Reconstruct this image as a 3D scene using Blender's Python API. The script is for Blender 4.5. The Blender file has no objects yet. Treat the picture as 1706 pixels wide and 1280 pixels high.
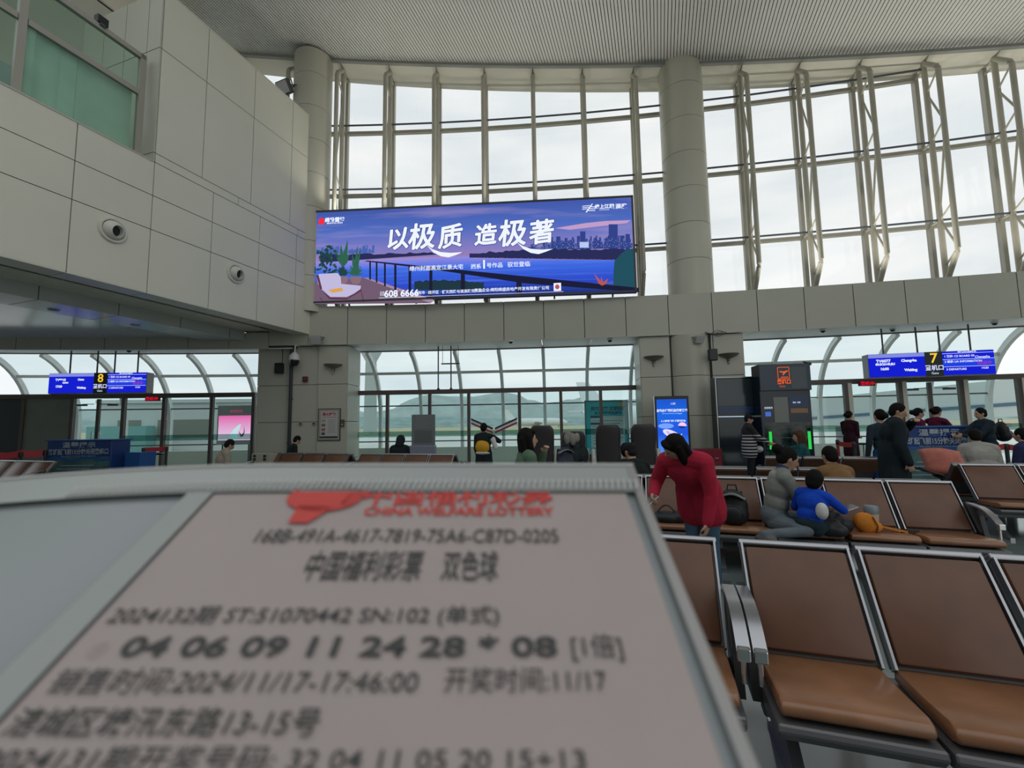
import bpy, bmesh, math, random
import numpy as np
from math import sin, cos, pi, radians, atan2, sqrt
from mathutils import Vector, Matrix, Euler
random.seed(7)
SC = bpy.context.scene
COL = SC.collection

# ------------------------------------------------------------------ camera
F, CX, CY, CAMH = 742.0, 853.0, 640.0, 1.45
TH, SL = radians(5.29), -0.0150
UPC = Vector((SL * cos(TH), cos(TH), -sin(TH))).normalized()
FWC = Vector((0, 0, -1)); FWC = (FWC - UPC * UPC.dot(FWC)).normalized()
XC = FWC.cross(UPC)
ROT = Matrix((XC, FWC, UPC))          # camera space -> world
cam_d = bpy.data.cameras.new('camera')
cam = bpy.data.objects.new('camera', cam_d); COL.objects.link(cam)
cam.matrix_world = Matrix.Translation((0, 0, CAMH)) @ ROT.to_4x4()
cam_d.sensor_fit = 'HORIZONTAL'; cam_d.sensor_width = 36.0
cam_d.lens = F / 1706.0 * 36.0
cam_d.clip_start = 0.005; cam_d.clip_end = 6000
cam_d.dof.use_dof = True
cam_d.dof.focus_distance = 8.0
cam_d.dof.aperture_fstop = 17.0
SC.camera = cam

# ------------------------------------------------------------------ world, light, exposure
W = bpy.data.worlds.new('overcast_sky'); SC.world = W; W.use_nodes = True
nt = W.node_tree; nt.nodes.clear()
out = nt.nodes.new('ShaderNodeOutputWorld'); bg = nt.nodes.new('ShaderNodeBackground')
tc = nt.nodes.new('ShaderNodeTexCoord'); nz = nt.nodes.new('ShaderNodeTexNoise'); cr = nt.nodes.new('ShaderNodeValToRGB')
mp = nt.nodes.new('ShaderNodeMapping'); mp.inputs['Scale'].default_value = (1.5, 1.5, 6.0)
nz.inputs['Scale'].default_value = 2.2; nz.inputs['Detail'].default_value = 6
cr.color_ramp.elements[0].position = .35; cr.color_ramp.elements[0].color = (.72, .77, .80, 1)
cr.color_ramp.elements[1].position = .68; cr.color_ramp.elements[1].color = (.90, .91, .90, 1)
nt.links.new(tc.outputs['Generated'], mp.inputs['Vector']); nt.links.new(mp.outputs['Vector'], nz.inputs['Vector'])
nt.links.new(nz.outputs['Fac'], cr.inputs['Fac']); nt.links.new(cr.outputs['Color'], bg.inputs['Color'])
nt.links.new(bg.outputs['Background'], out.inputs['Surface'])
bg.inputs['Strength'].default_value = 1.0
SC.view_settings.view_transform = 'Standard'; SC.view_settings.look = 'None'
SC.view_settings.exposure = 0.25; SC.view_settings.gamma = 1.0
SC.view_settings.use_curve_mapping = False

# ------------------------------------------------------------------ geometry of the place
def ray(x, y): return ROT @ Vector(((x - CX) / F, (CY - y) / F, -1.0))
def atY(x, y, Y):
    d = ray(x, y); return d * (Y / d.y) + Vector((0, 0, CAMH))
A = atan2(245, 742); SA, CA = sin(A), cos(A)
def UV(u, v, z=0.0): return Vector((u * CA + v * SA, -u * SA + v * CA, z))
U0 = -10.636                                     # face of the panelled side wall
def arcY(X): return 15.07 - .075 * X - .006 * X * X
def arcN(X):
    n = Vector((.075 + .012 * X, 1.0, 0)); return n.normalized()
def ARC(X, d=0.0, z=0.0):                        # point on the curved facade, d outward
    n = arcN(X); return Vector((X + d * n.x, arcY(X) + d * n.y, z))
def arcAng(X): n = arcN(X); return atan2(-n.x, n.y)   # z rotation: local +y -> outward
def roofZ(u): return 13.38 - .108 * u - .0015 * u * u
def glassTop(X): return 13.58 - .105 * X

# ------------------------------------------------------------------ materials
MC = {}
def mat(name, col, rough=.6, metal=0., spec=.5, noise=0., nscale=8., emit=0., bump=0., coat=0.):
    if name in MC: return MC[name]
    m = bpy.data.materials.new(name); m.use_nodes = True
    b = m.node_tree.nodes['Principled BSDF']; N = m.node_tree.nodes; L = m.node_tree.links
    c = tuple(col) + (1,)
    b.inputs['Base Color'].default_value = c
    b.inputs['Roughness'].default_value = rough; b.inputs['Metallic'].default_value = metal
    b.inputs['Specular IOR Level'].default_value = spec
    b.inputs['Coat Weight'].default_value = coat
    if noise or bump:
        t = N.new('ShaderNodeTexCoord'); n = N.new('ShaderNodeTexNoise')
        n.inputs['Scale'].default_value = nscale; n.inputs['Detail'].default_value = 5
        L.new(t.outputs['Object'], n.inputs['Vector'])
        if noise:
            r = N.new('ShaderNodeValToRGB')
            r.color_ramp.elements[0].position = .3; r.color_ramp.elements[1].position = .7
            r.color_ramp.elements[0].color = tuple(max(0, x * (1 - noise)) for x in col) + (1,)
            r.color_ramp.elements[1].color = tuple(min(1, x * (1 + noise)) for x in col) + (1,)
            L.new(n.outputs['Fac'], r.inputs['Fac']); L.new(r.outputs['Color'], b.inputs['Base Color'])
        if bump:
            bp = N.new('ShaderNodeBump'); bp.inputs['Strength'].default_value = bump; bp.inputs['Distance'].default_value = .01
            L.new(n.outputs['Fac'], bp.inputs['Height']); L.new(bp.outputs['Normal'], b.inputs['Normal'])
    if emit:
        b.inputs['Emission Color'].default_value = c; b.inputs['Emission Strength'].default_value = emit
    MC[name] = m; return m
def emat(name, col, s=1.0):
    if name in MC: return MC[name]
    m = bpy.data.materials.new(name); m.use_nodes = True; N = m.node_tree.nodes; N.clear()
    o = N.new('ShaderNodeOutputMaterial'); e = N.new('ShaderNodeEmission')
    e.inputs['Color'].default_value = tuple(col) + (1,); e.inputs['Strength'].default_value = s
    m.node_tree.links.new(e.outputs[0], o.inputs[0]); MC[name] = m; return m
def glassmat(name, tint, gloss=.06):
    if name in MC: return MC[name]
    m = bpy.data.materials.new(name); m.use_nodes = True; N = m.node_tree.nodes; L = m.node_tree.links; N.clear()
    o = N.new('ShaderNodeOutputMaterial'); t = N.new('ShaderNodeBsdfTransparent'); g = N.new('ShaderNodeBsdfGlossy'); x = N.new('ShaderNodeMixShader')
    t.inputs['Color'].default_value = tuple(tint) + (1,); g.inputs['Roughness'].default_value = .02
    x.inputs['Fac'].default_value = gloss
    L.new(t.outputs[0], x.inputs[1]); L.new(g.outputs[0], x.inputs[2]); L.new(x.outputs[0], o.inputs[0])
    MC[name] = m; return m
def srgb(r, g, b):
    f = lambda c: c / 12.92 if c <= .04045 else ((c + .055) / 1.055) ** 2.4
    return (f(r / 255), f(g / 255), f(b / 255))

PANEL_SHADE = mat('aluminium_panel_shaded', (.50, .50, .42), .38, noise=.03, nscale=.7)  # cladding darkened, as the beam and pillars get less light
PANEL_LIT = mat('aluminium_panel_lit', (.74, .725, .61), .38, noise=.03, nscale=.7)  # same cladding lightened, as the side wall gets more light
PANEL_C = mat('column_panel', (.60, .585, .49), .36, noise=.03, nscale=.7)
PANEL_D = mat('shadow_joint', (.05, .05, .045), .8)
SOFF = mat('soffit_paint', (.84, .80, .67), .5, noise=.03, nscale=.8)
SLAT = mat('ceiling_slat', (.68, .67, .63), .35, noise=.03, nscale=.5)
DARK = mat('dark_gap', (.03, .03, .03), .9)
FLOOR = mat('polished_tile', (.15, .185, .185), .09, noise=.06, nscale=1.2)
STEEL = mat('painted_steel', (.50, .48, .39), .45, noise=.05, nscale=3)
STEEL_D = mat('dark_rod', (.07, .08, .10), .5)
MULL = mat('mullion', (.42, .40, .33), .45)
FRAME_D = mat('dark_bronze_frame', (.10, .085, .075), .4, noise=.08, nscale=4)
FRAME_W = mat('pale_rib_paint', (.78, .80, .77), .4)
GLASS = glassmat('clear_glass', (.945, .95, .95), .03)
GLASS_V = glassmat('vault_glass', (.75, .84, .855), .04)
GLASS_P = glassmat('partition_glass', (.92, .975, .97), .03)
BAND = glassmat('teal_band', (.52, .68, .66), .06)

# ------------------------------------------------------------------ mesh helpers
class MB:
    def __init__(s): s.v = []; s.f = []; s.m = []
    def add(s, vs, fs, mi=0):
        o = len(s.v); s.v += [tuple(p) for p in vs]; s.f += [tuple(i + o for i in f) for f in fs]; s.m += [mi] * len(fs); return s
    def box(s, c, d, R=None, mi=0):
        h = [(x * d[0] / 2, y * d[1] / 2, z * d[2] / 2) for z in (-1, 1) for y in (-1, 1) for x in (-1, 1)]
        vs = [(Vector(p) if R is None else R @ Vector(p)) + Vector(c) for p in h]
        return s.add(vs, [(0, 2, 3, 1), (4, 5, 7, 6), (0, 1, 5, 4), (2, 6, 7, 3), (0, 4, 6, 2), (1, 3, 7, 5)], mi)
    def hexa(s, p, mi=0):    # 8 points: bottom 4 ccw, top 4 ccw
        return s.add(p, [(3, 2, 1, 0), (4, 5, 6, 7), (0, 1, 5, 4), (1, 2, 6, 5), (2, 3, 7, 6), (3, 0, 4, 7)], mi)
    def quad(s, *p, mi=0): return s.add(p, [tuple(range(len(p)))], mi)
    def prism(s, poly, a, b, mi=0):   # poly: list of points (Vector), extrude by vectors a..b
        n = len(poly); a = Vector(a); b = Vector(b)
        vs = [Vector(p) + a for p in poly] + [Vector(p) + b for p in poly]
        fs = [tuple(range(n))[::-1], tuple(range(n, 2 * n))] + [(i, (i + 1) % n, n + (i + 1) % n, n + i) for i in range(n)]
        return s.add(vs, fs, mi)
    def tube(s, pts, r, n=8, mi=0, cap=True):
        pts = [Vector(p) for p in pts]; rs = r if isinstance(r, (list, tuple)) else [r] * len(pts)
        ring = []; up = Vector((0, 0, 1))
        for i, p in enumerate(pts):
            t = (pts[min(i + 1, len(pts) - 1)] - pts[max(i - 1, 0)])
            t = t.normalized() if t.length > 1e-9 else Vector((0, 0, 1))
            a = t.cross(up if abs(t.dot(up)) < .95 else Vector((1, 0, 0))).normalized(); b = t.cross(a).normalized()
            ring.append([p + a * (rs[i] * cos(2 * pi * k / n)) + b * (rs[i] * sin(2 * pi * k / n)) for k in range(n)])
        vs = [q for rg in ring for q in rg]; fs = []
        for i in range(len(pts) - 1):
            for k in range(n):
                fs.append((i * n + k, i * n + (k + 1) % n, (i + 1) * n + (k + 1) % n, (i + 1) * n + k))
        if cap: fs += [tuple(range(n))[::-1], tuple(range((len(pts) - 1) * n, len(pts) * n))]
        return s.add(vs, fs, mi)
    def lathe(s, prof, c=(0, 0, 0), n=24, mi=0, R=None, a0=0, a1=2 * pi):
        full = abs(a1 - a0 - 2 * pi) < 1e-6; m = n if full else n + 1
        vs = []
        for r, z in prof:
            for k in range(m):
                a = a0 + (a1 - a0) * k / n; p = Vector((r * cos(a), r * sin(a), z))
                vs.append((p if R is None else R @ p) + Vector(c))
        fs = []
        for i in range(len(prof) - 1):
            for k in range(n):
                k2 = (k + 1) % m; fs.append((i * m + k, i * m + k2, (i + 1) * m + k2, (i + 1) * m + k))
        return s.add(vs, fs, mi)
    def strip(s, pts, wv, th, mi=0):   # flat bar along pts, width vector wv, thickness vectors th (list)
        n = len(pts); wv = Vector(wv); vs = []
        for p, t in zip(pts, th):
            p = Vector(p); t = Vector(t)
            vs += [p - wv - t, p + wv - t, p + wv + t, p - wv + t]
        fs = [(0, 1, 2, 3)[::-1], tuple((n - 1) * 4 + k for k in range(4))]
        for i in range(n - 1):
            for k in range(4): fs.append((i * 4 + k, i * 4 + (k + 1) % 4, (i + 1) * 4 + (k + 1) % 4, (i + 1) * 4 + k))
        return s.add(vs, fs, mi)
    def build(s, name, mats, parent=None, smooth=False, bevel=0, seg=2, loc=None, rz=None, fix=True):
        me = bpy.data.meshes.new(name); me.from_pydata(s.v, [], s.f); me.update()
        ml = mats if isinstance(mats, (list, tuple)) else [mats]
        for m in ml: me.materials.append(m)
        if len(ml) > 1: me.polygons.foreach_set('material_index', s.m)
        bm = bmesh.new(); bm.from_mesh(me)
        if fix: bmesh.ops.recalc_face_normals(bm, faces=bm.faces)
        if bevel: bmesh.ops.bevel(bm, geom=[e for e in bm.edges if e.calc_face_angle(0) > .5], offset=bevel, segments=seg, affect='EDGES', profile=.5, clamp_overlap=True)
        if smooth:
            for f_ in bm.faces: f_.smooth = True
        bm.to_mesh(me); bm.free()
        if smooth:
            try: me.set_sharp_from_angle(angle=radians(40))
            except Exception: pass
        return link(name, me, parent, loc, rz)
def link(name, me, parent=None, loc=None, rz=None):
    o = bpy.data.objects.new(name, me); COL.objects.link(o)
    if parent: o.parent = parent
    if loc is not None: o.location = loc
    if rz is not None: o.rotation_euler = (0, 0, rz)
    return o
def tag(o, label=None, cat=None, group=None, kind=None):
    if label: o['label'] = label
    if cat: o['category'] = cat
    if group: o['group'] = group
    if kind: o['kind'] = kind
    return o
def thing(name, label, cat, loc=(0, 0, 0), rz=0, group=None):
    o = bpy.data.objects.new(name, None); COL.objects.link(o); o.empty_display_size = .1
    o.location = loc; o.rotation_euler = (0, 0, rz); return tag(o, label, cat, group)
def struct(name, mb, m, **k): return tag(mb.build(name, m, **k), kind='structure')
def sempty(name):
    o = bpy.data.objects.new(name, None); COL.objects.link(o); return tag(o, kind='structure')

TS = bpy.data.scenes.new('workbench')            # scratch scene so that each evaluation stays small; removed at the end
def evalmesh(o):
    TS.collection.objects.link(o); vl = TS.view_layers[0]; vl.update(); dg = vl.depsgraph
    me = bpy.data.meshes.new_from_object(o.evaluated_get(dg)); bpy.data.objects.remove(o); return me
# text -> flat mesh (local x right, z up, facing -y), anchored left/center
def text(s, size, m, parent, loc=(0, 0, 0), align='CENTER', bold=0., name='lettering', shear=0., sx=1., rot=None, extr=0.):
    cu = bpy.data.curves.new('t', 'FONT'); cu.body = s; cu.size = size; cu.align_x = align; cu.align_y = 'CENTER'
    cu.offset = bold; cu.shear = shear; cu.extrude = extr; cu.resolution_u = 3
    me = evalmesh(bpy.data.objects.new('t', cu)); bpy.data.curves.remove(cu)
    M = Matrix(((sx, 0, 0), (0, 0, -1), (0, 1, 0))).to_4x4()
    if rot is not None: M = rot.to_4x4() @ M
    me.transform(Matrix.Translation(loc) @ M)
    me.materials.clear(); me.materials.append(m)
    o = link(name, me, parent); return o
# ================================================================== THE SETTING
# floor
mb = MB(); mb.quad(UV(-40, -9, 0), UV(16, -9, 0), UV(16, 24, 0), UV(-40, 24, 0))
struct('floor', mb, FLOOR)
BOUNCE = mat('bounce_ground_pale', (.80, .78, .73), .8, noise=.05, nscale=.3)  # unseen pale ground, added to bounce sky light up to the ceiling
mb = MB(); mb.quad((-300, -300, -.06), (300, -300, -.06), (300, 19, -.06), (-300, 19, -.06)); struct('bounce_ground', mb, BOUNCE)
CORR = mat('corridor_tile', (.66, .70, .68), .2, noise=.03, nscale=1)
mb = MB()
for i in range(60):
    a, b = -20 + .62 * i, -20 + .62 * (i + 1); mb.quad(ARC(a, .05, .004), ARC(b, .05, .004), ARC(b, 3.1, .004), ARC(a, 3.1, .004))
struct('corridor_floor', mb, CORR)
# ground outside
APRON = mat('apron_concrete', (.66, .65, .61), .8, noise=.1, nscale=.05)
mb = MB(); mb.quad((-900, 19, -.25), (900, 19, -.25), (900, 1500, -.25), (-900, 1500, -.25))
struct('apron_ground', mb, APRON)
FIELD = mat('dry_field_grass', (.50, .43, .27), .9, noise=.2, nscale=.02)
mb = MB(); mb.quad((-900, 90, -.2), (900, 90, -.2), (900, 700, -.2), (-900, 700, -.2))
struct('field_ground', mb, FIELD)
# hills and tree line
def ridge(name, Y, base, amp, x0, x1, n, m, seed, lab):
    random.seed(seed); mb = MB(); ph = [random.random() * 6 for _ in range(5)]
    top = []
    for i in range(n + 1):
        x = x0 + (x1 - x0) * i / n
        h = base + amp * (.5 * sin(x * .0045 + ph[0]) + .3 * sin(x * .011 + ph[1]) + .2 * sin(x * .031 + ph[2]) + .06 * sin(x * .16 + ph[3]) + .04 * random.uniform(-1, 1))
        top.append((x, h))
    rows = 5
    vs = []
    for j in range(rows + 1):
        t = j / rows
        for x, h in top: vs.append((x, Y - 160 + 160 * t + 12 * sin(x * .05 + j), h * sin(t * pi / 2) - 1))
    for x, h in top: vs.append((x, Y + 150, -1))
    fs = [(j * (n + 1) + i, j * (n + 1) + i + 1, (j + 1) * (n + 1) + i + 1, (j + 1) * (n + 1) + i) for j in range(rows + 1) for i in range(n)]
    mb.add(vs, fs); o = mb.build(name, m, smooth=True); tag(o, kind='structure'); return o
HILL = mat('hazy_hill', (.40, .47, .46), .9, noise=.14, nscale=.03)  # pale distance haze is mixed into the hill colour
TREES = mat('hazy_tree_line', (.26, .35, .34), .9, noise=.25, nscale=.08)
mb = MB(); P = [UV(16.2, -2, 0), UV(16.5, -2, 0), UV(16.5, 12, 0), UV(16.2, 12, 0)]; hh = Vector((0, 0, 11.5))
mb.hexa(P + [q + hh for q in P]); struct('blocker_wall_right', mb, PANEL_SHADE)  # unseen wall, added to keep side sky light off the beam
# unseen rear wall, added and kept dark to cut light from behind
mb = MB(); P = [UV(-40, -9.3, 0), UV(7, -9.3, 0), UV(7, -9, 0), UV(-40, -9, 0)]; hh = Vector((0, 0, 14.6))
mb.hexa(P + [q + hh for q in P]); struct('blocker_wall_back', mb, mat('blocker_dark', (.22, .21, .19), .6))
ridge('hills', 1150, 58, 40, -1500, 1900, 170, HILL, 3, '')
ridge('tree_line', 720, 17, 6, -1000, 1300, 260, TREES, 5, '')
random.seed(7)

# ---------------------------------------------------------------- roof: slats, edge trim, soffit ring
ceil = sempty('ceiling')
mb = MB(); SP = .098; US = [i * SP - 17.0 for i in range(int(30.5 / SP))]
def vEdge(u, off=.8):        # v where the roof edge (arc, .8 m inside the glass) crosses this u
    lo, hi = -5., 25.
    for _ in range(40):
        v = (lo + hi) / 2; p = UV(u, v); Xa = p.x
        if p.y < arcY(Xa) - off: lo = v
        else: hi = v
    return lo
VB = 4.5  # roof stops here: unseen opening, cut to let sky light in
for u in US:
    z0 = roofZ(u); z1 = roofZ(u + SP * .78); ve = vEdge(u)
    a, b, c, d = UV(u, VB, z0), UV(u + SP * .78, VB, z1), UV(u + SP * .78, ve, z1), UV(u, ve, z0)
    up = Vector((0, 0, .03))
    mb.hexa([a, b, c, d, a + up, b + up, c + up, d + up])
tag(mb.build('slats', SLAT, ceil), kind='stuff')
mb = MB()
for i in range(len(US) - 1):
    u, w = US[i], US[i + 1]
    mb.quad(UV(u, VB, roofZ(u) + .08), UV(w, VB, roofZ(w) + .08), UV(w, vEdge(w) + .7, roofZ(w) + .08), UV(u, vEdge(u) + .7, roofZ(u) + .08))
mb.build('roof_deck', DARK, ceil)
# edge trim
XS = [-13 + .5 * i for i in range(62)]
def edgeZ(X, d):
    p = ARC(X, d); return roofZ(p.x * CA - p.y * SA)
mb = MB()
for i in range(len(XS) - 1):
    a, b = XS[i], XS[i + 1]
    pts = []
    for X in (a, b):
        z = edgeZ(X, -.8); pts.append((ARC(X, -.86, z + .02), ARC(X, -.86, z - .09), ARC(X, -.74, z - .09), ARC(X, -.74, z + .02)))
    p, q = pts
    mb.hexa([p[1], q[1], q[2], p[2], p[0], q[0], q[3], p[3]])
mb.build('edge_trim', mat('trim_grey', (.36, .36, .33), .5), ceil)
TX = [.93 + 1.7 * k for k in range(-8, 10)]
for i in range(len(TX) - 1):
    a, b = TX[i] + .012, TX[i + 1] - .012; n = 5; mb = MB()
    X = [a + (b - a) * j / n for j in range(n + 1)]
    lo = [ARC(x, -.74, edgeZ(x, -.8) - .05) for x in X]; hi = [ARC(x, .12, glassTop(x)) for x in X]
    up = Vector((0, 0, .05))
    mb.add(lo + hi + [p + up for p in lo] + [p + up for p in hi],
           [(j, j + 1, n + 2 + j, n + 1 + j) for j in range(n)] + [(2 * n + 2 + j, 3 * n + 3 + j, 3 * n + 4 + j, 2 * n + 3 + j) for j in range(n)])
    mb.build('soffit_panel', SOFF, ceil)
mb = MB()
for i in range(len(XS) - 1):
    a, b = XS[i], XS[i + 1]
    mb.quad(ARC(a, -.7, edgeZ(a, -.8) + .06), ARC(b, -.7, edgeZ(b, -.8) + .06), ARC(b, .11, glassTop(b) + .07), ARC(a, .11, glassTop(a) + .07))
mb.build('soffit_backing', PANEL_D, ceil)

# ---------------------------------------------------------------- upper glazed wall with trusses
win1 = sempty('window_1')
LV = [5.3, 7.3, 9.73, 12.1]
for i in range(len(TX) - 1):
    a, b = TX[i], TX[i + 1]; am, bm_ = a + .07, b - .07
    for j in range(4):
        z0 = LV[j] + .06; z1a = z1b = (LV[j + 1] - .06) if j < 3 else 0
        if j == 3: z1a, z1b = glassTop(a) + .05, glassTop(b) + .05
        z1a = min(z1a, glassTop(a) + .05); z1b = min(z1b, glassTop(b) + .05)
        if z1a - z0 < .05 and z1b - z0 < .05: continue
        z1a = max(z1a, z0 + .01); z1b = max(z1b, z0 + .01)
        p = [ARC(am, .0, z0), ARC(bm_, .0, z0), ARC(bm_, .0, z1b), ARC(am, .0, z1a)]; o_ = arcN((a + b) / 2) * .012
        mb = MB(); mb.hexa([p[0], p[1], p[1] + o_, p[0] + o_, p[3], p[2], p[2] + o_, p[3] + o_])
        mb.build('pane', GLASS, win1)
    for j in range(0, 4):
        zz = LV[j]
        if zz > min(glassTop(a), glassTop(b)) - .1: continue
        mb = MB(); p, q = ARC(a, 0, zz), ARC(b, 0, zz); mid = (p + q) / 2
        mb.box(mid, ((q - p).length - .1, .12, .11), Matrix.Rotation(arcAng((a + b) / 2), 3, 'Z')); mb.build('transom', MULL, win1)
for X in TX:
    mb = MB(); h = glassTop(X) - 5.2; mb.box(ARC(X, 0, 5.2 + h / 2), (.105, .18, h), Matrix.Rotation(arcAng(X), 3, 'Z')); mb.build('mullion', MULL, win1)
# steel trusses: each one thing
names_t = ['leftmost, behind the panelled wall', 'first right of the left round column', 'second right of the left round column', 'third right of the left round column',
 'fourth right of the left round column', 'edge-on above the middle of the billboard', 'above the word at the billboard right half', 'above the right end of the billboard', 'hidden behind the right round column', 'first right of the right round column',
 'second right of the right round column', 'third right of the right round column', 'fourth right of the right round column', 'fifth right of the right round column', 'beyond the right frame edge']
vis = [X for X in TX if -9.3 < X < 16.3]
ordw = ['first', 'second', 'third', 'fourth', 'fifth', 'sixth', 'seventh', 'eighth', 'ninth', 'tenth', 'eleventh', 'twelfth', 'thirteenth', 'fourteenth', 'fifteenth', 'sixteenth']
for k, X in enumerate(vis):
    top = edgeZ(X, -.45) - .12
    t = thing('window_truss', '%s tubular steel window truss counted from the left along the tall glazing' % ordw[k], 'truss', ARC(X, -.45, 5.39), arcAng(X), 'tubular trusses of the glazed wall')
    H_ = top - 5.39
    mb = MB(); mb.tube([(0, 0, 0), (0, 0, H_)], .075, 10); mb.build('straight_chord', STEEL, t, smooth=True)
    mb = MB(); mb.tube([(0, 0, .02), (0, -.5, .75), (0, -.55, .85), (0, -.55, H_ - .6), (0, -.5, H_ - .5), (0, 0, H_)], .07, 10); mb.build('bent_chord', STEEL, t, smooth=True)
    T0, T1 = LV[1] - 5.39, LV[2] - 5.39; S = lambda z: (0, 0, z); Bn = lambda z: (0, -.55, z)
    for a_, b_ in ((S(H_ - 1.0), Bn(H_ - .6)), (S(H_ - 1.0), Bn(T1 + .35)), (Bn(T1 + .35), S(T1)), (Bn(T1), S(T0 + .1)), (S(T0), Bn(T0 + .3)), (S(T0), Bn(.9)), (Bn(.85), S(.5))):
        mb = MB(); mb.tube([a_, b_], .028, 6); mb.build('web_strut', STEEL, t)
    mb = MB()
    for z in (LV[1], LV[2], LV[3], top - .2):
        if z - 5.39 < H_ - .1:
            mb = MB(); mb.tube([(0, 0, z - 5.39), (0, .42, z - 5.39)], .035, 6); mb.build('bracket', STEEL, t)
for i in range(len(TX) - 1):      # thin rods tying truss to truss
    for z in LV[1:]:
        if TX[i] < -9.3 or TX[i + 1] > 16.4: continue
        if z > glassTop(TX[i + 1]) - .1: continue
        mb = MB(); mb.tube([ARC(TX[i], -.45, z), ARC(TX[i + 1], -.45, z)], .03, 6); mb.build('tie_rod', STEEL_D, win1)

# unseen fill lamps added on the beam to brighten the soffit and the ceiling
FILL_W = 21.0
def fill_lamp(lab, loc, rz, watt):
    t = thing('fill_lamp', lab, 'fill_lamp', loc, rz, 'added fill lamps')
    mb = MB(); mb.box((0, 0, .05), (.56, .14, .10)); mb.build('housing', mat('fill_lamp_grey', (.2, .2, .2), .5), t)
    mb = MB(); mb.box((0, 0, .101), (.52, .11, .004)); mb.build('lens', mat('fill_lamp_lens', (.8, .8, .75), .3), t)
    ld = bpy.data.lights.new('fill_lamp_light', 'AREA'); ld.shape = 'RECTANGLE'; ld.size = .5; ld.size_y = .13; ld.energy = watt; ld.color = (1., .96, .86); ld.spread = radians(120)
    lo = bpy.data.objects.new('lamp', ld); COL.objects.link(lo); lo.parent = t; lo.location = (0, 0, .12); lo.rotation_euler = (radians(180 + 17), 0, 0)
for k, X in enumerate([x + .85 for x in TX if x > 7 and x < 15]): fill_lamp('%s added fill lamp right of the right column, recessed on top of the panelled beam' % ordw[k], ARC(X, -.95, 5.20), arcAng(X), FILL_W)

# ---------------------------------------------------------------- beam over the gates, in panels
beam = sempty('wall_front')
BJ = [-5.28 + 1.283 * k for k in range(-11, 18)]
for i in range(len(BJ) - 1):
    a, b = BJ[i] + .011, BJ[i + 1] - .011
    if b < -6.6: z0, z1 = 4.02, 4.55
    else: z0, z1 = 4.12, 5.39
    n = 3; X = [a + (b - a) * j / n for j in range(n + 1)]; mb = MB()
    for j in range(n):
        p, q = X[j], X[j + 1]
        mb.hexa([ARC(p, -1.13, z0), ARC(q, -1.13, z0), ARC(q, -1.09, z0), ARC(p, -1.09, z0), ARC(p, -1.13, z1), ARC(q, -1.13, z1), ARC(q, -1.09, z1), ARC(p, -1.09, z1)])
    mb.build('panel', PANEL_SHADE, beam)
mb = MB()
for i in range(60):
    a, b = -20 + .62 * i, -20 + .62 * (i + 1)
    z0, z1 = (4.03, 4.55) if b < -6.6 else (4.13, 5.20)
    mb.hexa([ARC(a, -1.09, z0), ARC(b, -1.09, z0), ARC(b, -.5, z0 + .12), ARC(a, -.5, z0 + .12), ARC(a, -1.09, z1), ARC(b, -1.09, z1), ARC(b, .35, z1), ARC(a, .35, z1)])
mb.build('beam_core', PANEL_D, beam)
mb = MB()
for i in range(38):
    a, b = -6.6 + .62 * i, -6.6 + .62 * (i + 1)
    mb.hexa([ARC(a, -1.09, 5.18), ARC(b, -1.09, 5.18), ARC(b, -1.06, 5.18), ARC(a, -1.06, 5.18), ARC(a, -1.09, 5.385), ARC(b, -1.09, 5.385), ARC(b, -1.06, 5.385), ARC(a, -1.06, 5.385)])
mb.build('upstand', PANEL_D, beam)
# white soffit from the beam to the vault top
SOFW = mat('white_soffit_panel', (.78, .78, .76), .4)
VX = [1.05 + 1.62 * k for k in range(-12, 10)]
for i in range(len(VX) - 1):
    a, b = VX[i] + .01, VX[i + 1] - .01; za = 4.02 if b < -6.6 else 4.12
    p = [ARC(a, -1.09, za), ARC(b, -1.09, za), ARC(b, 1.12, 4.27), ARC(a, 1.12, 4.27)]; up = Vector((0, 0, .03))
    mb = MB(); mb.hexa(p + [q + up for q in p]); mb.build('soffit_panel', SOFW, beam)

# ---------------------------------------------------------------- outer vaulted glazing
win2 = sempty('window_2')
def vault(a): return (.42 + 2.6 * cos(a), 1.7 + 2.68 * sin(a))
AT = [radians(x) for x in (0, 14, 27, 41, 46, 58, 75)]
def vp(X, a): d, z = vault(a); return ARC(X, d, z)
for X in VX:
    path = [(3.02, .0), (3.02, .9)] + [vault(radians(x)) for x in range(0, 76, 6)]
    mb = MB(); nrm = arcN(X); tg = Vector((nrm.y, -nrm.x, 0))
    pts = [ARC(X, d, z) for d, z in path]; th = []
    for i in range(len(pts)):
        t = (pts[min(i + 1, len(pts) - 1)] - pts[max(i - 1, 0)]).normalized(); th.append(t.cross(tg) * .09)
    mb.strip(pts, tg * .06, th); mb.build('rib', FRAME_W, win2)
rows = [(None, .62, 1.2), (None, 1.2, None)]
ZT = [radians(13.0), radians(44), radians(75)]
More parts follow.
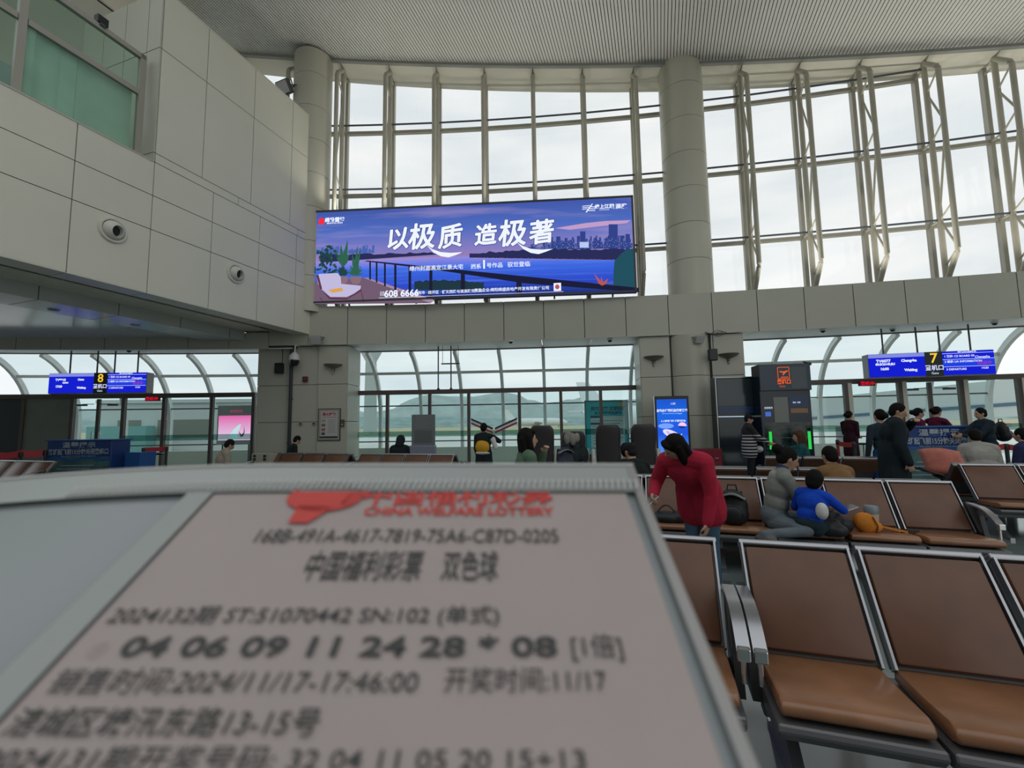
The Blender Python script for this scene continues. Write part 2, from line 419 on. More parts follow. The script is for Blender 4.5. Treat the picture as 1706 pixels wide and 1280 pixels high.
for i in range(len(VX) - 1):
    a, b = VX[i], VX[i + 1]; am, bm_ = a + .05, b - .05
    # panes: low, middle, upper, top
    spans = [[(3.02, .62), (3.02, 1.7), vault(ZT[0])], [vault(ZT[0]), vault(radians(28)), vault(ZT[1])], [vault(ZT[1]), vault(radians(60)), vault(ZT[2])]]
    for sp in spans:
        mb = MB(); n = len(sp)
        vs = [ARC(am, d, z) for d, z in sp] + [ARC(bm_, d, z) for d, z in sp]
        mb.add(vs, [(j, j + 1, n + j + 1, n + j) for j in range(n - 1)]); mb.build('pane', GLASS_V, win2)
    for (d, z), w, m_ in ((vault(ZT[0]), .05, FRAME_D), (vault(ZT[1]), .10, FRAME_W), (vault(ZT[2]), .11, FRAME_D), ((2.95, .86), .045, FRAME_D)):
        p, q = ARC(a, d, z), ARC(b, d, z); mb = MB()
        mb.box((p + q) / 2, ((q - p).length, w, w), Matrix.Rotation(arcAng((a + b) / 2), 3, 'Z')); mb.build('transom', m_, win2)
    p, q = ARC(a, 3.0, 0), ARC(b, 3.0, 0); mb = MB()
    mb.box((p + q) / 2 + Vector((0, 0, .3)), ((q - p).length, .18, .62), Matrix.Rotation(arcAng((a + b) / 2), 3, 'Z'))
    mb.build('parapet', mat('parapet_paint', (.62, .64, .56), .5), win2)

# ---------------------------------------------------------------- glass partition with doors under the beam
JAMB = mat('pale_jamb', (.60, .58, .50), .4)
def partition(name, posts, doors=(), solid=(), zt=2.63, band=True, jambs=()):
    r = sempty(name)
    for i, X in enumerate(posts):
        w = .10
        mb = MB(); mb.box(ARC(X, 0, zt / 2), (w, .12, zt), Matrix.Rotation(arcAng(X), 3, 'Z')); mb.build('post', FRAME_D, r)
        if i in jambs: mb = MB(); mb.box(ARC(X, -.02, zt / 2) + Matrix.Rotation(arcAng(X), 3, 'Z') @ Vector((.10, 0, 0)), (.11, .14, zt - .1), Matrix.Rotation(arcAng(X), 3, 'Z')); mb.build('pale_jamb', JAMB, r)
    for i in range(len(posts) - 1):
        a, b = posts[i], posts[i + 1]; RZ = Matrix.Rotation(arcAng((a + b) / 2), 3, 'Z')
        p, q = ARC(a, 0, 0), ARC(b, 0, 0); L = (q - p).length; c = (p + q) / 2
        mb = MB(); mb.box(c + Vector((0, 0, zt)), (L + .1, .14, .15), RZ); mb.build('head_rail', FRAME_D, r)
        mb = MB(); mb.box(c + Vector((0, 0, .05)), (L - .08, .08, .1), RZ); mb.build('bottom_rail', FRAME_D, r)
        if i in solid:
            mb = MB(); mb.box(c + Vector((0, 0, (zt + .1) / 2)), (L - .1, .05, zt - .2), RZ); mb.build('solid_panel', solid[i], r); continue
        mb = MB(); mb.box(c + Vector((0, 0, (zt + .05) / 2)), (L - .1, .012, zt - .2), RZ); pn = mb.build('pane', GLASS_P, r)
        if i in doors:
            n = RZ @ Vector((0, -1, 0))
            for s_ in (-1, 1):
                mb = MB(); x0 = RZ @ Vector((s_ * (L / 2 - .16), 0, 0))
                hp = c + RZ @ Vector((.12 * s_, -.07, 0))
                mb.tube([hp + Vector((0, 0, .95)), hp + Vector((0, 0, 1.45))], .018, 8)
                for zz in (1.02, 1.38): mb.tube([hp + Vector((0, 0, zz)), hp + Vector((0, 0, zz)) - n * .07], .012, 6)
                mb.build('door_handle', mat('chrome', (.7, .7, .7), .2, 1.), r, smooth=True)
            mb = MB(); mb.box(c + Vector((0, 0, zt / 2)), (.10, .07, zt - .2), RZ); mb.build('meeting_stile', FRAME_D, r)
            for s_ in (-1, 1):
                mb = MB(); mb.box(c + RZ @ Vector((s_ * L * .3, -.06, zt - .3)), (.3, .06, .06), RZ)
                mb.box(c + RZ @ Vector((s_ * L * .17, -.08, zt - .27)), (.35, .02, .02), RZ); mb.build('door_closer', STEEL_D, r)
        elif band:
            mb = MB(); mb.box(c + RZ @ Vector((0, -.012, 1.20)), (L - .1, .006, .19), RZ); mb.build('printed_band', BAND, pn)
    return r
partition('door_1', [-5.63, -4.28, -2.82, -1.48, .24, 1.63, 2.94, 4.25])
partition('door_2', [7.2, 8.8, 10.24, 11.65, 13.15, 14.49, 16.0], doors=(3,), jambs=(2, 3, 4, 5))
SOLG = mat('grey_green_board', (.20, .22, .18), .5, noise=.08, nscale=2)
SOLN = mat('navy_board', (.03, .045, .055), .35)
partition('door_3', [-19.0, -17.3, -16.14, -14.68, -13.1, -11.81, -10.25, -8.86], doors=(3,), solid={0: SOLN, 1: SOLN, 2: SOLG})
# ribbon stickers on the middle sliding doors
for sgn, x0, x1 in ((1, -1.40, -.66), (-1, .16, -.60)):
    for col, dz, nm in ((mat('sticker_navy', (.02, .03, .08)), .07, 'navy_ribbon_sticker'), (mat('sticker_white', (.75, .75, .75)), 0.02, 'white_ribbon_sticker'), (mat('sticker_red', (.35, .04, .06)), -.06, 'red_ribbon_sticker')):
        mb = MB(); p, q = ARC(x0, -.03, 1.60 + dz), ARC(x1, -.03, 1.27 + dz)
        h = Vector((0, 0, .035 if 'white' not in nm else .03)); o_ = Vector((0, -.004, 0))
        mb.hexa([p - h, q - h, q - h + o_, p - h + o_, p + h, q + h, q + h + o_, p + h + o_])
        mb.build(nm, col, bpy.data.objects['door_1'])

# ---------------------------------------------------------------- pillars
def wallbox(mb, Xa, Xb, da, db, z0, z1, n=2):
    X = [Xa + (Xb - Xa) * j / n for j in range(n + 1)]
    for j in range(n):
        p, q = X[j], X[j + 1]
        mb.hexa([ARC(p, da, z0), ARC(q, da, z0), ARC(q, db, z0), ARC(p, db, z0), ARC(p, da, z1), ARC(q, da, z1), ARC(q, db, z1), ARC(p, db, z1)])
SEAMS = [0, .45, 1.655, 2.855, 4.11]
def pillar(name, faces, core):
    r = sempty(name)
    mb = MB(); wallbox(mb, *core, 0, 4.11); mb.build('core', PANEL_D, r)
    for Xa, Xb, d in faces:
        for j in range(4):
            mb = MB(); wallbox(mb, Xa + .008, Xb - .008, d - .03, d, SEAMS[j] + .008, SEAMS[j + 1] - .008); mb.build('panel', PANEL_SHADE, r)
    return r
r = pillar('wall_pillar_right', [(4.10, 5.0, -1.0), (6.2, 7.12, -1.0)], (4.10, 7.12, -.99, .1))
for Xe, sg in ((4.10, -1), (7.12, 1)):
    for j in range(4):
        mb = MB(); wallbox(mb, Xe - .015, Xe + .015, -1.0, .1, SEAMS[j] + .008, SEAMS[j + 1] - .008, 1); mb.build('panel', PANEL_SHADE, r)
# round bulge of the column below the beam
for j in range(4):
    mb = MB(); n = 16; c = ARC(5.6, -.72); vs = []; rr = .62
    nn = arcN(5.6); tg = Vector((nn.y, -nn.x, 0))
    ang = [pi * k / n for k in range(n + 1)]
    ring = [c - tg * rr * 1.0 * cos(a) - nn * rr * .95 * sin(a) for a in ang]
    z0, z1 = SEAMS[j] + .008, SEAMS[j + 1] - .008
    vs = [p + Vector((0, 0, z0)) for p in ring] + [p + Vector((0, 0, z1)) for p in ring]
    mb.add(vs, [(k, k + 1, n + 2 + k, n + 1 + k) for k in range(n)] + [tuple(range(n + 1)), tuple(range(n + 1, 2 * n + 2))]); mb.build('round_panel', PANEL_SHADE, r, smooth=True)
r = pillar('wall_pillar_left', [(-7.12, -6.25, -.92), (-6.25, -5.30, -1.0), (-8.35, -7.2, -.72)], (-8.35, -5.32, -.70, .1))
mb = MB(); wallbox(mb, -6.26, -5.3, -.99, -.6, 0, 4.11); wallbox(mb, -7.13, -6.2, -.91, -.6, 0, 4.11); mb.build('inner_core', PANEL_D, r)
for j in range(4):
    mb = MB(); wallbox(mb, -5.31, -5.28, -1.0, .1, SEAMS[j] + .008, SEAMS[j + 1] - .008, 1); mb.build('panel', PANEL_SHADE, r)
    mb = MB(); wallbox(mb, -8.38, -8.35, -.72, .1, SEAMS[j] + .008, SEAMS[j + 1] - .008, 1); mb.build('panel', PANEL_SHADE, r)
mb = MB(); wallbox(mb, -7.2, -6.56, -1.0, .1, 4.12, 4.5, 1); mb.build('pier_cap', PANEL_SHADE, r)

# ---------------------------------------------------------------- big round columns
def column(name, c, rad, z0, z1, step, zf):
    r = sempty(name); z = z0
    while z < z1 - .05:
        zz = min(z + step, z1); mb = MB()
        mb.lathe([(rad - .02, z + .001), (rad, z + .012), (rad, zz - .012), (rad - .02, zz - .001)], (c.x, c.y, 0), 40); mb.build('ring_panel', PANEL_C, r, smooth=True); z = zz
    mb = MB(); mb.lathe([(rad - .03, z0), (rad - .03, z1)], (c.x, c.y, 0), 24); mb.build('core', PANEL_D, r)
p = atY(1141, 300, 14.0); column('column_right', Vector((p.x, p.y, 0)), .69, 5.36, 13.45, 1.17, 0)
p = atY(522, 150, 14.5); column('column_left', Vector((p.x, p.y, 0)), .62, 5.2, 14.3, 1.17, 0)

# ---------------------------------------------------------------- panelled side wall
wl = sempty('wall_left')
def upanel(v0, v1, z0, z1, u=U0, th=.035, name='panel', m=None):
    g = .009; mb = MB()
    P = [UV(u - th, v0 + g, z0 + g), UV(u, v0 + g, z0 + g), UV(u, v1 - g, z0 + g), UV(u - th, v1 - g, z0 + g),
         UV(u - th, v0 + g, z1 - g), UV(u, v0 + g, z1 - g), UV(u, v1 - g, z1 - g), UV(u - th, v1 - g, z1 - g)]
    mb.hexa(P); return mb.build(name, m or PANEL_LIT, wl)
VJ = [-.46, .95, 2.36, 3.77, 5.18, 6.59, 8.0, 9.41, 10.77, 11.5]
for i in range(len(VJ) - 1):
    a, b = VJ[i], VJ[i + 1]
    upanel(a, b, 4.49, 5.94); upanel(a, b, 5.94, 6.73); upanel(a, b, 6.73, 7.52)
for a, b in ((6.59, 8.7), (8.7, 10.8), (10.8, 11.75)): upanel(a, b, 7.52, 7.74)
VK = [6.59, 7.68, 9.08, 10.47, 11.76]
for i in range(4):
    upanel(VK[i], VK[i + 1], 7.74, 10.31); upanel(VK[i], VK[i + 1], 10.31, 11.80)
upanel(11.5, 11.76, 5.40, 7.52)
def ubox(u0, u1, v0, v1, z0, z1, name, m, parent):
    mb = MB(); P = [UV(u0, v0, z0), UV(u1, v0, z0), UV(u1, v1, z0), UV(u0, v1, z0), UV(u0, v0, z1), UV(u1, v0, z1), UV(u1, v1, z1), UV(u0, v1, z1)]
    mb.hexa(P); return mb.build(name, m, parent)
ubox(U0 - .45, U0 - .03, -.4, 11.5, 4.52, 7.5, 'core', PANEL_D, wl)
ubox(U0 - .45, U0 - .03, 6.62, 11.74, 7.5, 11.78, 'core', PANEL_D, wl)
ubox(U0 - .47, U0 - .45, 6.6, 11.76, 4.5, 11.8, 'rear_face', PANEL_LIT, wl)
ubox(U0 - .46, U0, 11.74, 11.78, 5.4, 11.8, 'end_face', PANEL_LIT, wl)
ubox(U0 - .46, U0, 6.57, 11.78, 11.8, 11.83, 'coping', PANEL_LIT, wl)
# return face beside the office glazing, its shade put in by panel colour
for j, (z0, z1) in enumerate(((7.52, 7.74), (7.74, 10.31), (10.31, 11.8))):
    for w in range(4): ubox(U0 - .45 - .8 * w + .01, U0 - .45 - .8 * (w - 1) - .01 if w else U0, 6.55, 6.585, z0 + .01, z1 - .01, 'return_panel', PANEL_SHADE, wl)
ubox(U0 - 2.9, U0 - .02, 6.585, 6.62, 7.52, 11.8, 'return_core', PANEL_D, wl)
# soffit strip, cove, second bulkhead, low ceiling of the side hall
for i in range(len(VJ) - 1): ubox(U0 - .5, U0 - .004, VJ[i] + .009, VJ[i + 1] - .009, 4.475, 4.51, 'soffit_panel', PANEL_LIT, wl)
VE = vEdge(U0 - 2.0, 1.12); VE2 = vEdge(U0 - .45, 1.0)
ubox(U0 - 1.25, U0 - .5, -.4, VE2, 4.66, 4.70, 'cove', SOFF, wl)
ubox(U0 - .52, U0 - .49, -.4, VE2, 4.5, 4.68, 'cove_side', SOFF, wl)
UB = U0 - 1.95
ubox(U0 - 2.3, U0 - .44, -.4, VE2, 4.70, 4.78, 'cove_lid', DARK, wl)
ubox(U0 - 2.3, U0 - 1.99, -.4, VE, 4.34, 4.74, 'bulkhead_core', PANEL_D, wl)
ubox(U0 - 3.1, U0 - 2.0, -.4, VE, 4.315, 4.34, 'bulkhead_core', PANEL_D, wl)
ubox(U0 - 1.95, U0 - 1.2, -.4, VE2, 4.60, 4.64, 'cove_step', SOFF, wl)
BULK = mat('bulkhead_enamel', (.50, .53, .50), .22, noise=.04, nscale=.6)
vb = [-.3 + 1.5 * k for k in range(8) if -.3 + 1.5 * k < VE - .3] + [VE]
for i in range(len(vb) - 1):
    ubox(UB - .03, UB, vb[i] + .01, vb[i + 1] - .01, 4.31, 4.60, 'bulkhead_panel', BULK, wl)
    ubox(UB - 1.1, UB - .001, vb[i] + .01, vb[i + 1] - .01, 4.29, 4.31, 'bulkhead_soffit', BULK, wl)
LOWC = mat('gloss_strip_ceiling', (.62, .64, .60), .14, noise=.03, nscale=1)
for i in range(40):
    ubox(UB - 1.1 - .2 * (i + 1) + .008, UB - 1.1 - .2 * i, -.3, vEdge(UB - 1.1 - .2 * i, 1.16), 4.40, 4.42, 'ceiling_strip', LOWC, wl)
[ubox(UB - 1.1 - .8 * (i + 1), UB - 1.1 - .8 * i, -.3, vEdge(UB - 1.1 - .8 * (i + 1), 1.1), 4.44, 4.5, 'ceiling_core', DARK, wl) for i in range(10)]
ubox(UB - .4, U0 - .48, VE2 - .08, VE2 + .02, 4.3, 4.78, 'cove_end', PANEL_SHADE, wl)
ubox(UB - .4, U0 - .3, VE - .1, VE2 + .3, 4.66, 4.80, 'cove_lid', DARK, wl)
# round jet air nozzles
for k, (v, z, lab) in enumerate(((5.88, 5.61, 'larger-looking round white air nozzle set in the side wall, nearer the camera'), (8.72, 5.61, 'smaller-looking round white air nozzle in the side wall, nearer the corner'))):
    t = thing('air_nozzle', lab, 'air nozzle', UV(U0, v, z), -A, 'air nozzles of the side wall')
    RX = Matrix.Rotation(pi / 2, 3, 'Y')
    NZ = mat('nozzle_white', (.66, .65, .58), .35)
    mb = MB(); mb.lathe([(.27, 0), (.27, .02), (.25, .045), (.215, .045), (.20, .01), (.20, -.02)], (0, 0, 0), 32, R=RX); mb.build('flange', NZ, t, smooth=True)
    RT = Matrix.Rotation(radians(14), 3, 'Z') @ Matrix.Rotation(radians(12), 3, 'Y') @ RX
    mb = MB(); mb.lathe([(.20, -.02), (.19, .05), (.16, .10), (.125, .13), (.115, .125), (.11, .02)], (0, 0, 0), 32, R=RT); mb.build('ball_nozzle', NZ, t, smooth=True)
    mb = MB(); mb.lathe([(.0, .05), (.112, .05)], (0, 0, 0), 24, R=RT); mb.build('dark_throat', DARK, t)
ubox(U0 - .95, U0 - .85, 6.35, 6.95, 4.645, 4.665, 'vent_slot', DARK, wl)
# office glazing on the ledge
off = sempty('window_3'); ug = U0 - .3
GRN = mat('green_curtain', (.76, .82, .75), .8, noise=.08, nscale=1.5)
OGL = glassmat('office_glass', (.80, .91, .86), .06)
ALU = mat('window_alu', (.38, .36, .31), .4)
for (va, vb_) in ((-.4, 1.7), (1.72, 4.33), (4.48, 6.34)):
    for z0, z1 in ((7.55, 9.06), (9.18, 9.95)):
        ubox(ug - .012, ug, va, vb_, z0, z1, 'pane', OGL, off)
    ubox(ug - .05, ug + .03, va, vb_, 9.06, 9.18, 'rail', ALU, off)
    ubox(ug - .06, ug + .04, va, vb_ + .1, 9.95, 10.06, 'head_rail', ALU, off)
for v in (1.70, 4.40, 6.40): ubox(ug - .06, ug + .04, v - .06, v + .06, 7.52, 10.06, 'post', ALU, off)
ubox(ug - .03, U0 + .01, -.4, 6.56, 7.505, 7.54, 'ledge', PANEL_SHADE, off)
def drape(v0, v1, z0, z1, u, m, amp=.03):
    mb = MB(); n = 40; vs = []
    for z in (z0, z1):
        for i in range(n + 1):
            t = i / n; vs.append(UV(u + amp * sin(t * 9) + (.04 if t < .25 else 0), v0 + (v1 - v0) * t, z))
    mb.add(vs, [(i, i + 1, n + 2 + i, n + 1 + i) for i in range(n)]); return mb.build('curtain', m, off, smooth=True)
drape(4.5, 5.02, 7.5, 9.14, ug - .09, GRN, .02); drape(4.98, 6.30, 7.5, 9.14, ug - .13, GRN, .012)
ubox(ug - 3.0, ug - 2.95, -.4, 6.5, 7.4, 9.9, 'room_back', mat('office_dark', (.40, .48, .47), .6), off)
ubox(ug - 3.0, ug - .05, -.4, 6.5, 7.3, 7.4, 'room_floor', mat('office_dark', (.06, .09, .10)), off)
# cream bulkhead far above the office
ubox(U0 - 9, U0 - 3.2, 3.0, 9.5, 13.0, 13.05, 'upper_bulkhead', SOFF, off)
ubox(U0 - 3.25, U0 - 3.2, 3.0, 9.5, 13.0, 14.4, 'upper_bulkhead_face', SOFF, off)
# ================================================================== SEATING
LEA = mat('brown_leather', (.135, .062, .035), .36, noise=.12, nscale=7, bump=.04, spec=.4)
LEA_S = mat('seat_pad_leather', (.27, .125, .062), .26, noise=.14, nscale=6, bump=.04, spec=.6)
ALF = mat('brushed_aluminium', (.40, .40, .42), .28, .9)
SHL = mat('grey_shell', (.13, .13, .135), .42, .4)
BLK = mat('black_plastic', (.018, .019, .021), .4)
CHR = mat('chrome', (.7, .7, .7), .2, 1.)
def bench(label, uc, v, n, pitch=.56, away=False, arms=(True, True), zs=.41, zt=.83, lean=.30, depth=.42):
    W_ = n * pitch
    t = thing('airport_bench', label, 'bench', UV(uc, v), -A + (pi if away else 0), 'airport benches')
    dirb = Vector((0, lean, zt - zs)).normalized(); nb = Vector((0, -dirb.z, dirb.y)); Lb = sqrt(lean ** 2 + (zt - zs) ** 2)
    Rb = Matrix((Vector((1, 0, 0)), -nb, dirb)).transposed()
    for k in range(n):
        xc = -W_ / 2 + pitch * (k + .5); w = pitch - .05
        # cushion with rounded front
        mb = MB(); prof = [(.02, zs - .055), (-depth + .05, zs - .045), (-depth + .012, zs - .035), (-depth, zs - .012), (-depth + .012, zs + .012), (-depth + .05, zs + .022), (-.20, zs + .008), (.02, zs)]
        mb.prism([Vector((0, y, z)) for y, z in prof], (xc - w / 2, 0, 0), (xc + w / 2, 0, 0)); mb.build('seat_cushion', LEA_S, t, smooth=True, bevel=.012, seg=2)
        mb = MB(); prof = [(.06, zs - .06), (-depth + .03, zs - .052), (-depth - .012, zs - .05), (-depth - .022, zs - .075), (-depth + .01, zs - .115), (-.1, zs - .14), (.06, zs - .12)]
        mb.prism([Vector((0, y, z)) for y, z in prof], (xc - pitch / 2 + .008, 0, 0), (xc + pitch / 2 - .008, 0, 0)); mb.build('seat_pan', SHL, t, bevel=.006, seg=1)
        # backrest leather, shell, frame
        c0 = Vector((xc, 0, zs)) + dirb * (Lb * .5 - .012) + nb * .012
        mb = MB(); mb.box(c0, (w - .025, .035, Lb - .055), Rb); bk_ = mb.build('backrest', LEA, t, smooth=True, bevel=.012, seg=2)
        mb = MB(); mb.box(c0 - nb * .034, (w + .02, .03, Lb - .02), Rb); sh_ = mb.build('back_shell', SHL, t, bevel=.008, seg=1)
        mb = MB(); mb.box(c0 - nb * .052 + dirb * Lb * .22, (w + .01, .014, Lb * .54), Rb); mb.build('rear_pad', LEA, sh_, bevel=.005, seg=1)
        for s_ in (-1, 1): fr = MB(); fr.box(c0 - nb * .010 + Vector((s_ * (w / 2 + .002), 0, 0)), (.010, .05, Lb - .01), Rb); fr.build('side_trim', ALF, bk_)
        mb = MB(); mb.box(Vector((xc, 0, zs)) + dirb * (Lb - .012) - nb * .008, (pitch - .022, .062, .030), Rb); mb.build('top_trim', ALF, bk_, bevel=.008, seg=2)
    mb = MB(); mb.box((0, -.12, zs - .165), (W_ - .02, .075, .05)); mb.build('beam', SHL, t, bevel=.008, seg=1)
    for s_ in (-1, 1):
        x = s_ * (W_ / 2 + .012)
        if arms[0 if s_ < 0 else 1]:
            mb = MB(); pts = []; th = []
            for i in range(13):
                a = i / 12; y = .10 - .40 * a; z = zs + .245 - .02 * a - .16 * max(0, a - .35) ** 2 * 1.6
                pts.append((x, y, z)); th.append((0, 0.0, .009))
            mb.strip(pts, (.026, 0, 0), th); ar_ = mb.build('armrest', ALF, t, smooth=True)
            mb = MB(); mb.prism([Vector((0, y, z)) for y, z in ((.13, zs + .26), (.02, zs + .225), (-.06, zs + .16), (-.10, zs + .02), (-.16, zs - .13), (.05, zs - .13), (.12, zs + .05))], (x - .018, 0, 0), (x + .018, 0, 0)); mb.build('arm_bracket', BLK, t)
            mb = MB(); mb.box((x, -.295, zs + .115), (.05, .035, .05)); mb.box((x, -.275, zs + .05), (.02, .016, .12)); mb.build('armrest_tip', CHR, ar_, bevel=.006, seg=2)
    for x in ((-W_ / 2 + .10), (W_ / 2 - .10)):
        mb = MB(); mb.prism([Vector((0, y, z)) for y, z in ((-.16, zs - .14), (-.08, zs - .14), (-.06, zs - .24), (.16, .03), (.20, .03), (.20, 0), (-.42, 0), (-.42, .03), (-.38, .03), (-.18, zs - .24))], (x - .022, 0, 0), (x + .022, 0, 0)); mb.build('leg', ALF, t)
    return t
bench('foremost brown leather bench facing the camera, at the right edge', .35 + .51 * 2, 2.36, 4, .51)
bench('foremost brown leather bench right beside the ticket sleeve', .265 - .51 * 1.5, 2.36, 3, .51)
bench('brown leather bench holding the mother and the child in blue', .43 + .567 * 2, 5.28, 4, .567)
bench('brown leather bench behind the woman in red', .355 - .567 * 2, 5.28, 4, .567)
bench('brown leather bench where the man in tan jacket sits with his back turned', 1.52, 5.95, 4, .567, away=True, arms=(False, False))
bench('brown leather bench where the person in black cap slumps', -.66, 5.95, 4, .567, away=True)
bench('brown leather bench seen from behind, right of the red woman', 1.11 - .5 * 2, 7.16, 4, .5, away=True)
bench('short brown leather bench seen from behind, below the striped sweater', 1.2 + .5, 7.16, 2, .5, away=True)
bench('brown leather bench in front of the man in cream jacket, right edge', 3.8 + .6 * 2, 7.42, 4, .6, arms=(False, True))
bench('brown leather bench under the man in cream jacket', 5.0, 8.15, 4, .6, away=True, arms=(False, False))
bench('brown leather bench below the framed wall notice', -8.34, 8.62, 4, .665)
bench('brown leather bench below the grey notice stand', -5.49, 8.62, 4, .61)
bench('brown leather bench under the dark haired person by the corner pillar', -8.34, 9.3, 4, .665, away=True)
bench('brown leather bench under the person in black hood', -5.49, 9.3, 4, .61, away=True)
bench('brown leather bench at the left edge before gate eight', -13.5, 5.72, 4, .66)
bench('brown leather bench under the woman with wavy brown hair', 2.6, 9.3, 3, .58, away=True)

# ================================================================== BILLBOARD
BL, BR = Vector((-6.42, 14.07, 5.46)), Vector((3.88, 13.37, 5.48))
bx = (BR - BL); bz = atan2(bx.y, bx.x); BW, BH = sqrt(bx.x ** 2 + bx.y ** 2), 3.11
bill = thing('billboard', 'large blue backlit billboard with river skyline and white brush lettering', 'billboard', BL, bz)
Rbi = Matrix.Rotation(-bz, 3, 'Z')
def bb(x, y, off=0.):                # picture point -> billboard plane (local x, z)
    d = ray(x, y); n = Vector((sin(bz), -cos(bz), 0)); o = Vector((0, 0, CAMH))
    t = (BL - o).dot(n) / d.dot(n); q = Rbi @ (o + d * t - BL); return Vector((q.x, -off, q.z))
def bq(x, y, off=0.): return bb(500 + x / 2.9414, 310 + y / 2.9414, off)
mb = MB(); mb.box((BW / 2, .07, BH / 2), (BW, .12, BH)); mb.build('box', mat('sign_edge', (.07, .075, .08), .5), bill)
fr = MB()
for c, d in (((BW / 2, 0, .03), (BW, .06, .06)), ((BW / 2, 0, BH - .03), (BW, .06, .06)), ((.03, 0, BH / 2), (.06, .06, BH)), ((BW - .03, 0, BH / 2), (.06, .06, BH))): fr.box(c, d)
fr.build('frame', mat('sign_edge', (.07, .075, .08)), bill)
def gradmat(name, stops, cloud=None, axis=2, cscale=(3, 3, 6)):
    m = bpy.data.materials.new(name); m.use_nodes = True; N = m.node_tree.nodes; L = m.node_tree.links; N.clear()
    o = N.new('ShaderNodeOutputMaterial'); e = N.new('ShaderNodeEmission'); t = N.new('ShaderNodeTexCoord'); s = N.new('ShaderNodeSeparateXYZ'); r = N.new('ShaderNodeValToRGB')
    L.new(t.outputs['Generated'], s.inputs[0]); L.new(s.outputs[axis], r.inputs[0])
    els = r.color_ramp.elements
    for i, (p, c) in enumerate(stops):
        el = els[i] if i < 2 else els.new(p); el.position = p; el.color = tuple(c) + (1,)
    col = r.outputs[0]
    if cloud:
        mp_ = N.new('ShaderNodeMapping'); mp_.inputs['Scale'].default_value = cscale
        n = N.new('ShaderNodeTexNoise'); n.inputs['Scale'].default_value = 1.2; n.inputs['Detail'].default_value = 6
        r2 = N.new('ShaderNodeValToRGB'); r2.color_ramp.elements[0].position = .5; r2.color_ramp.elements[1].position = .75
        r2.color_ramp.elements[0].color = (0, 0, 0, 1); r2.color_ramp.elements[1].color = (.35, .35, .35, 1)
        mx = N.new('ShaderNodeMixRGB'); mx.inputs[2].default_value = tuple(cloud) + (1,)
        L.new(t.outputs['Generated'], mp_.inputs[0]); L.new(mp_.outputs[0], n.inputs['Vector']); L.new(n.outputs['Fac'], r2.inputs[0]); L.new(r2.outputs[0], mx.inputs[0]); L.new(col, mx.inputs[1]); col = mx.outputs[0]
    L.new(col, e.inputs['Color']); L.new(e.outputs[0], o.inputs[0]); return m
S_ = srgb
def poly(pts, off, m, name='printed_scene', par=None, fn=None):
    mb = MB(); fn = fn or bq; mb.add([fn(x, y, off) for x, y in pts], [tuple(range(len(pts)))]); return mb.build(name, m, par or bill)
def polys(lst, off, m, name='printed_scene', par=None, fn=None):
    mb = MB(); fn = fn or bq
    for pts in lst: mb.add([fn(x, y, off) for x, y in pts], [tuple(range(len(pts)))])
    return tag(mb.build(name, m, par or bill), kind='stuff')
sky_m = gradmat('print_dusk_sky', [(0., S_(150, 120, 165)), (.25, S_(120, 115, 180)), (.6, S_(72, 100, 178)), (1., S_(62, 82, 158))], S_(168, 150, 190))
mb = MB(); mb.quad((.06, -.002, 1.2), (BW - .06, -.002, 1.2), (BW - .06, -.002, BH - .06), (.06, -.002, BH - .06)); mb.build('printed_sky', sky_m, bill)
riv_m = gradmat('print_river', [(0., S_(30, 45, 110)), (.35, S_(42, 72, 190)), (.75, S_(58, 100, 210)), (1., S_(135, 130, 205))], S_(110, 130, 225), cscale=(3, 3, 14))
mb = MB(); mb.quad((.06, -.004, .06), (BW - .06, -.004, .06), (BW - .06, -.004, 1.36), (.06, -.004, 1.36)); mb.build('printed_river', riv_m, bill)
random.seed(11)
far = []; mid = []; lit = []
for i in range(46):
    x = 80 + i * 6.2 + random.uniform(-2, 2); y = 335 - (x - 80) * .02; h = random.uniform(12, 42) * (1 if x > 120 else .8); far.append([(x, y), (x + random.uniform(4, 9), y), (x + 7, y - h), (x, y - h)])
for i in range(60):
    x = 1120 + i * 8.4 + random.uniform(-2, 2); h = random.uniform(20, 66) * (.6 if x < 1220 else 1); w = random.uniform(7, 15); y = 318 - (x - 1120) * .03
    mid.append([(x, y), (x + w, y), (x + w, y - h), (x, y - h)])
    for k in range(4):
        wx, wy = x + random.uniform(1, w - 2), y - random.uniform(4, h - 3); lit.append([(wx, wy), (wx + 1.6, wy), (wx + 1.6, wy - 2), (wx, wy - 2)])
for x, w, h in ((1372, 26, 95), (1512, 44, 130), (1568, 22, 75), (1594, 22, 82), (1255, 20, 70)): mid.append([(x, 318), (x + w, 318), (x + w, 318 - h), (x, 318 - h)])
polys(far, .006, emat('print_far_city', S_(66, 92, 165)), 'printed_far_city'); polys(mid, .008, emat('print_city', S_(46, 62, 128)), 'printed_city')
polys(lit + [[(1370, 303), (1414, 303), (1414, 275), (1370, 275)]], .010, emat('print_lit_window', S_(170, 185, 225)), 'printed_windows')
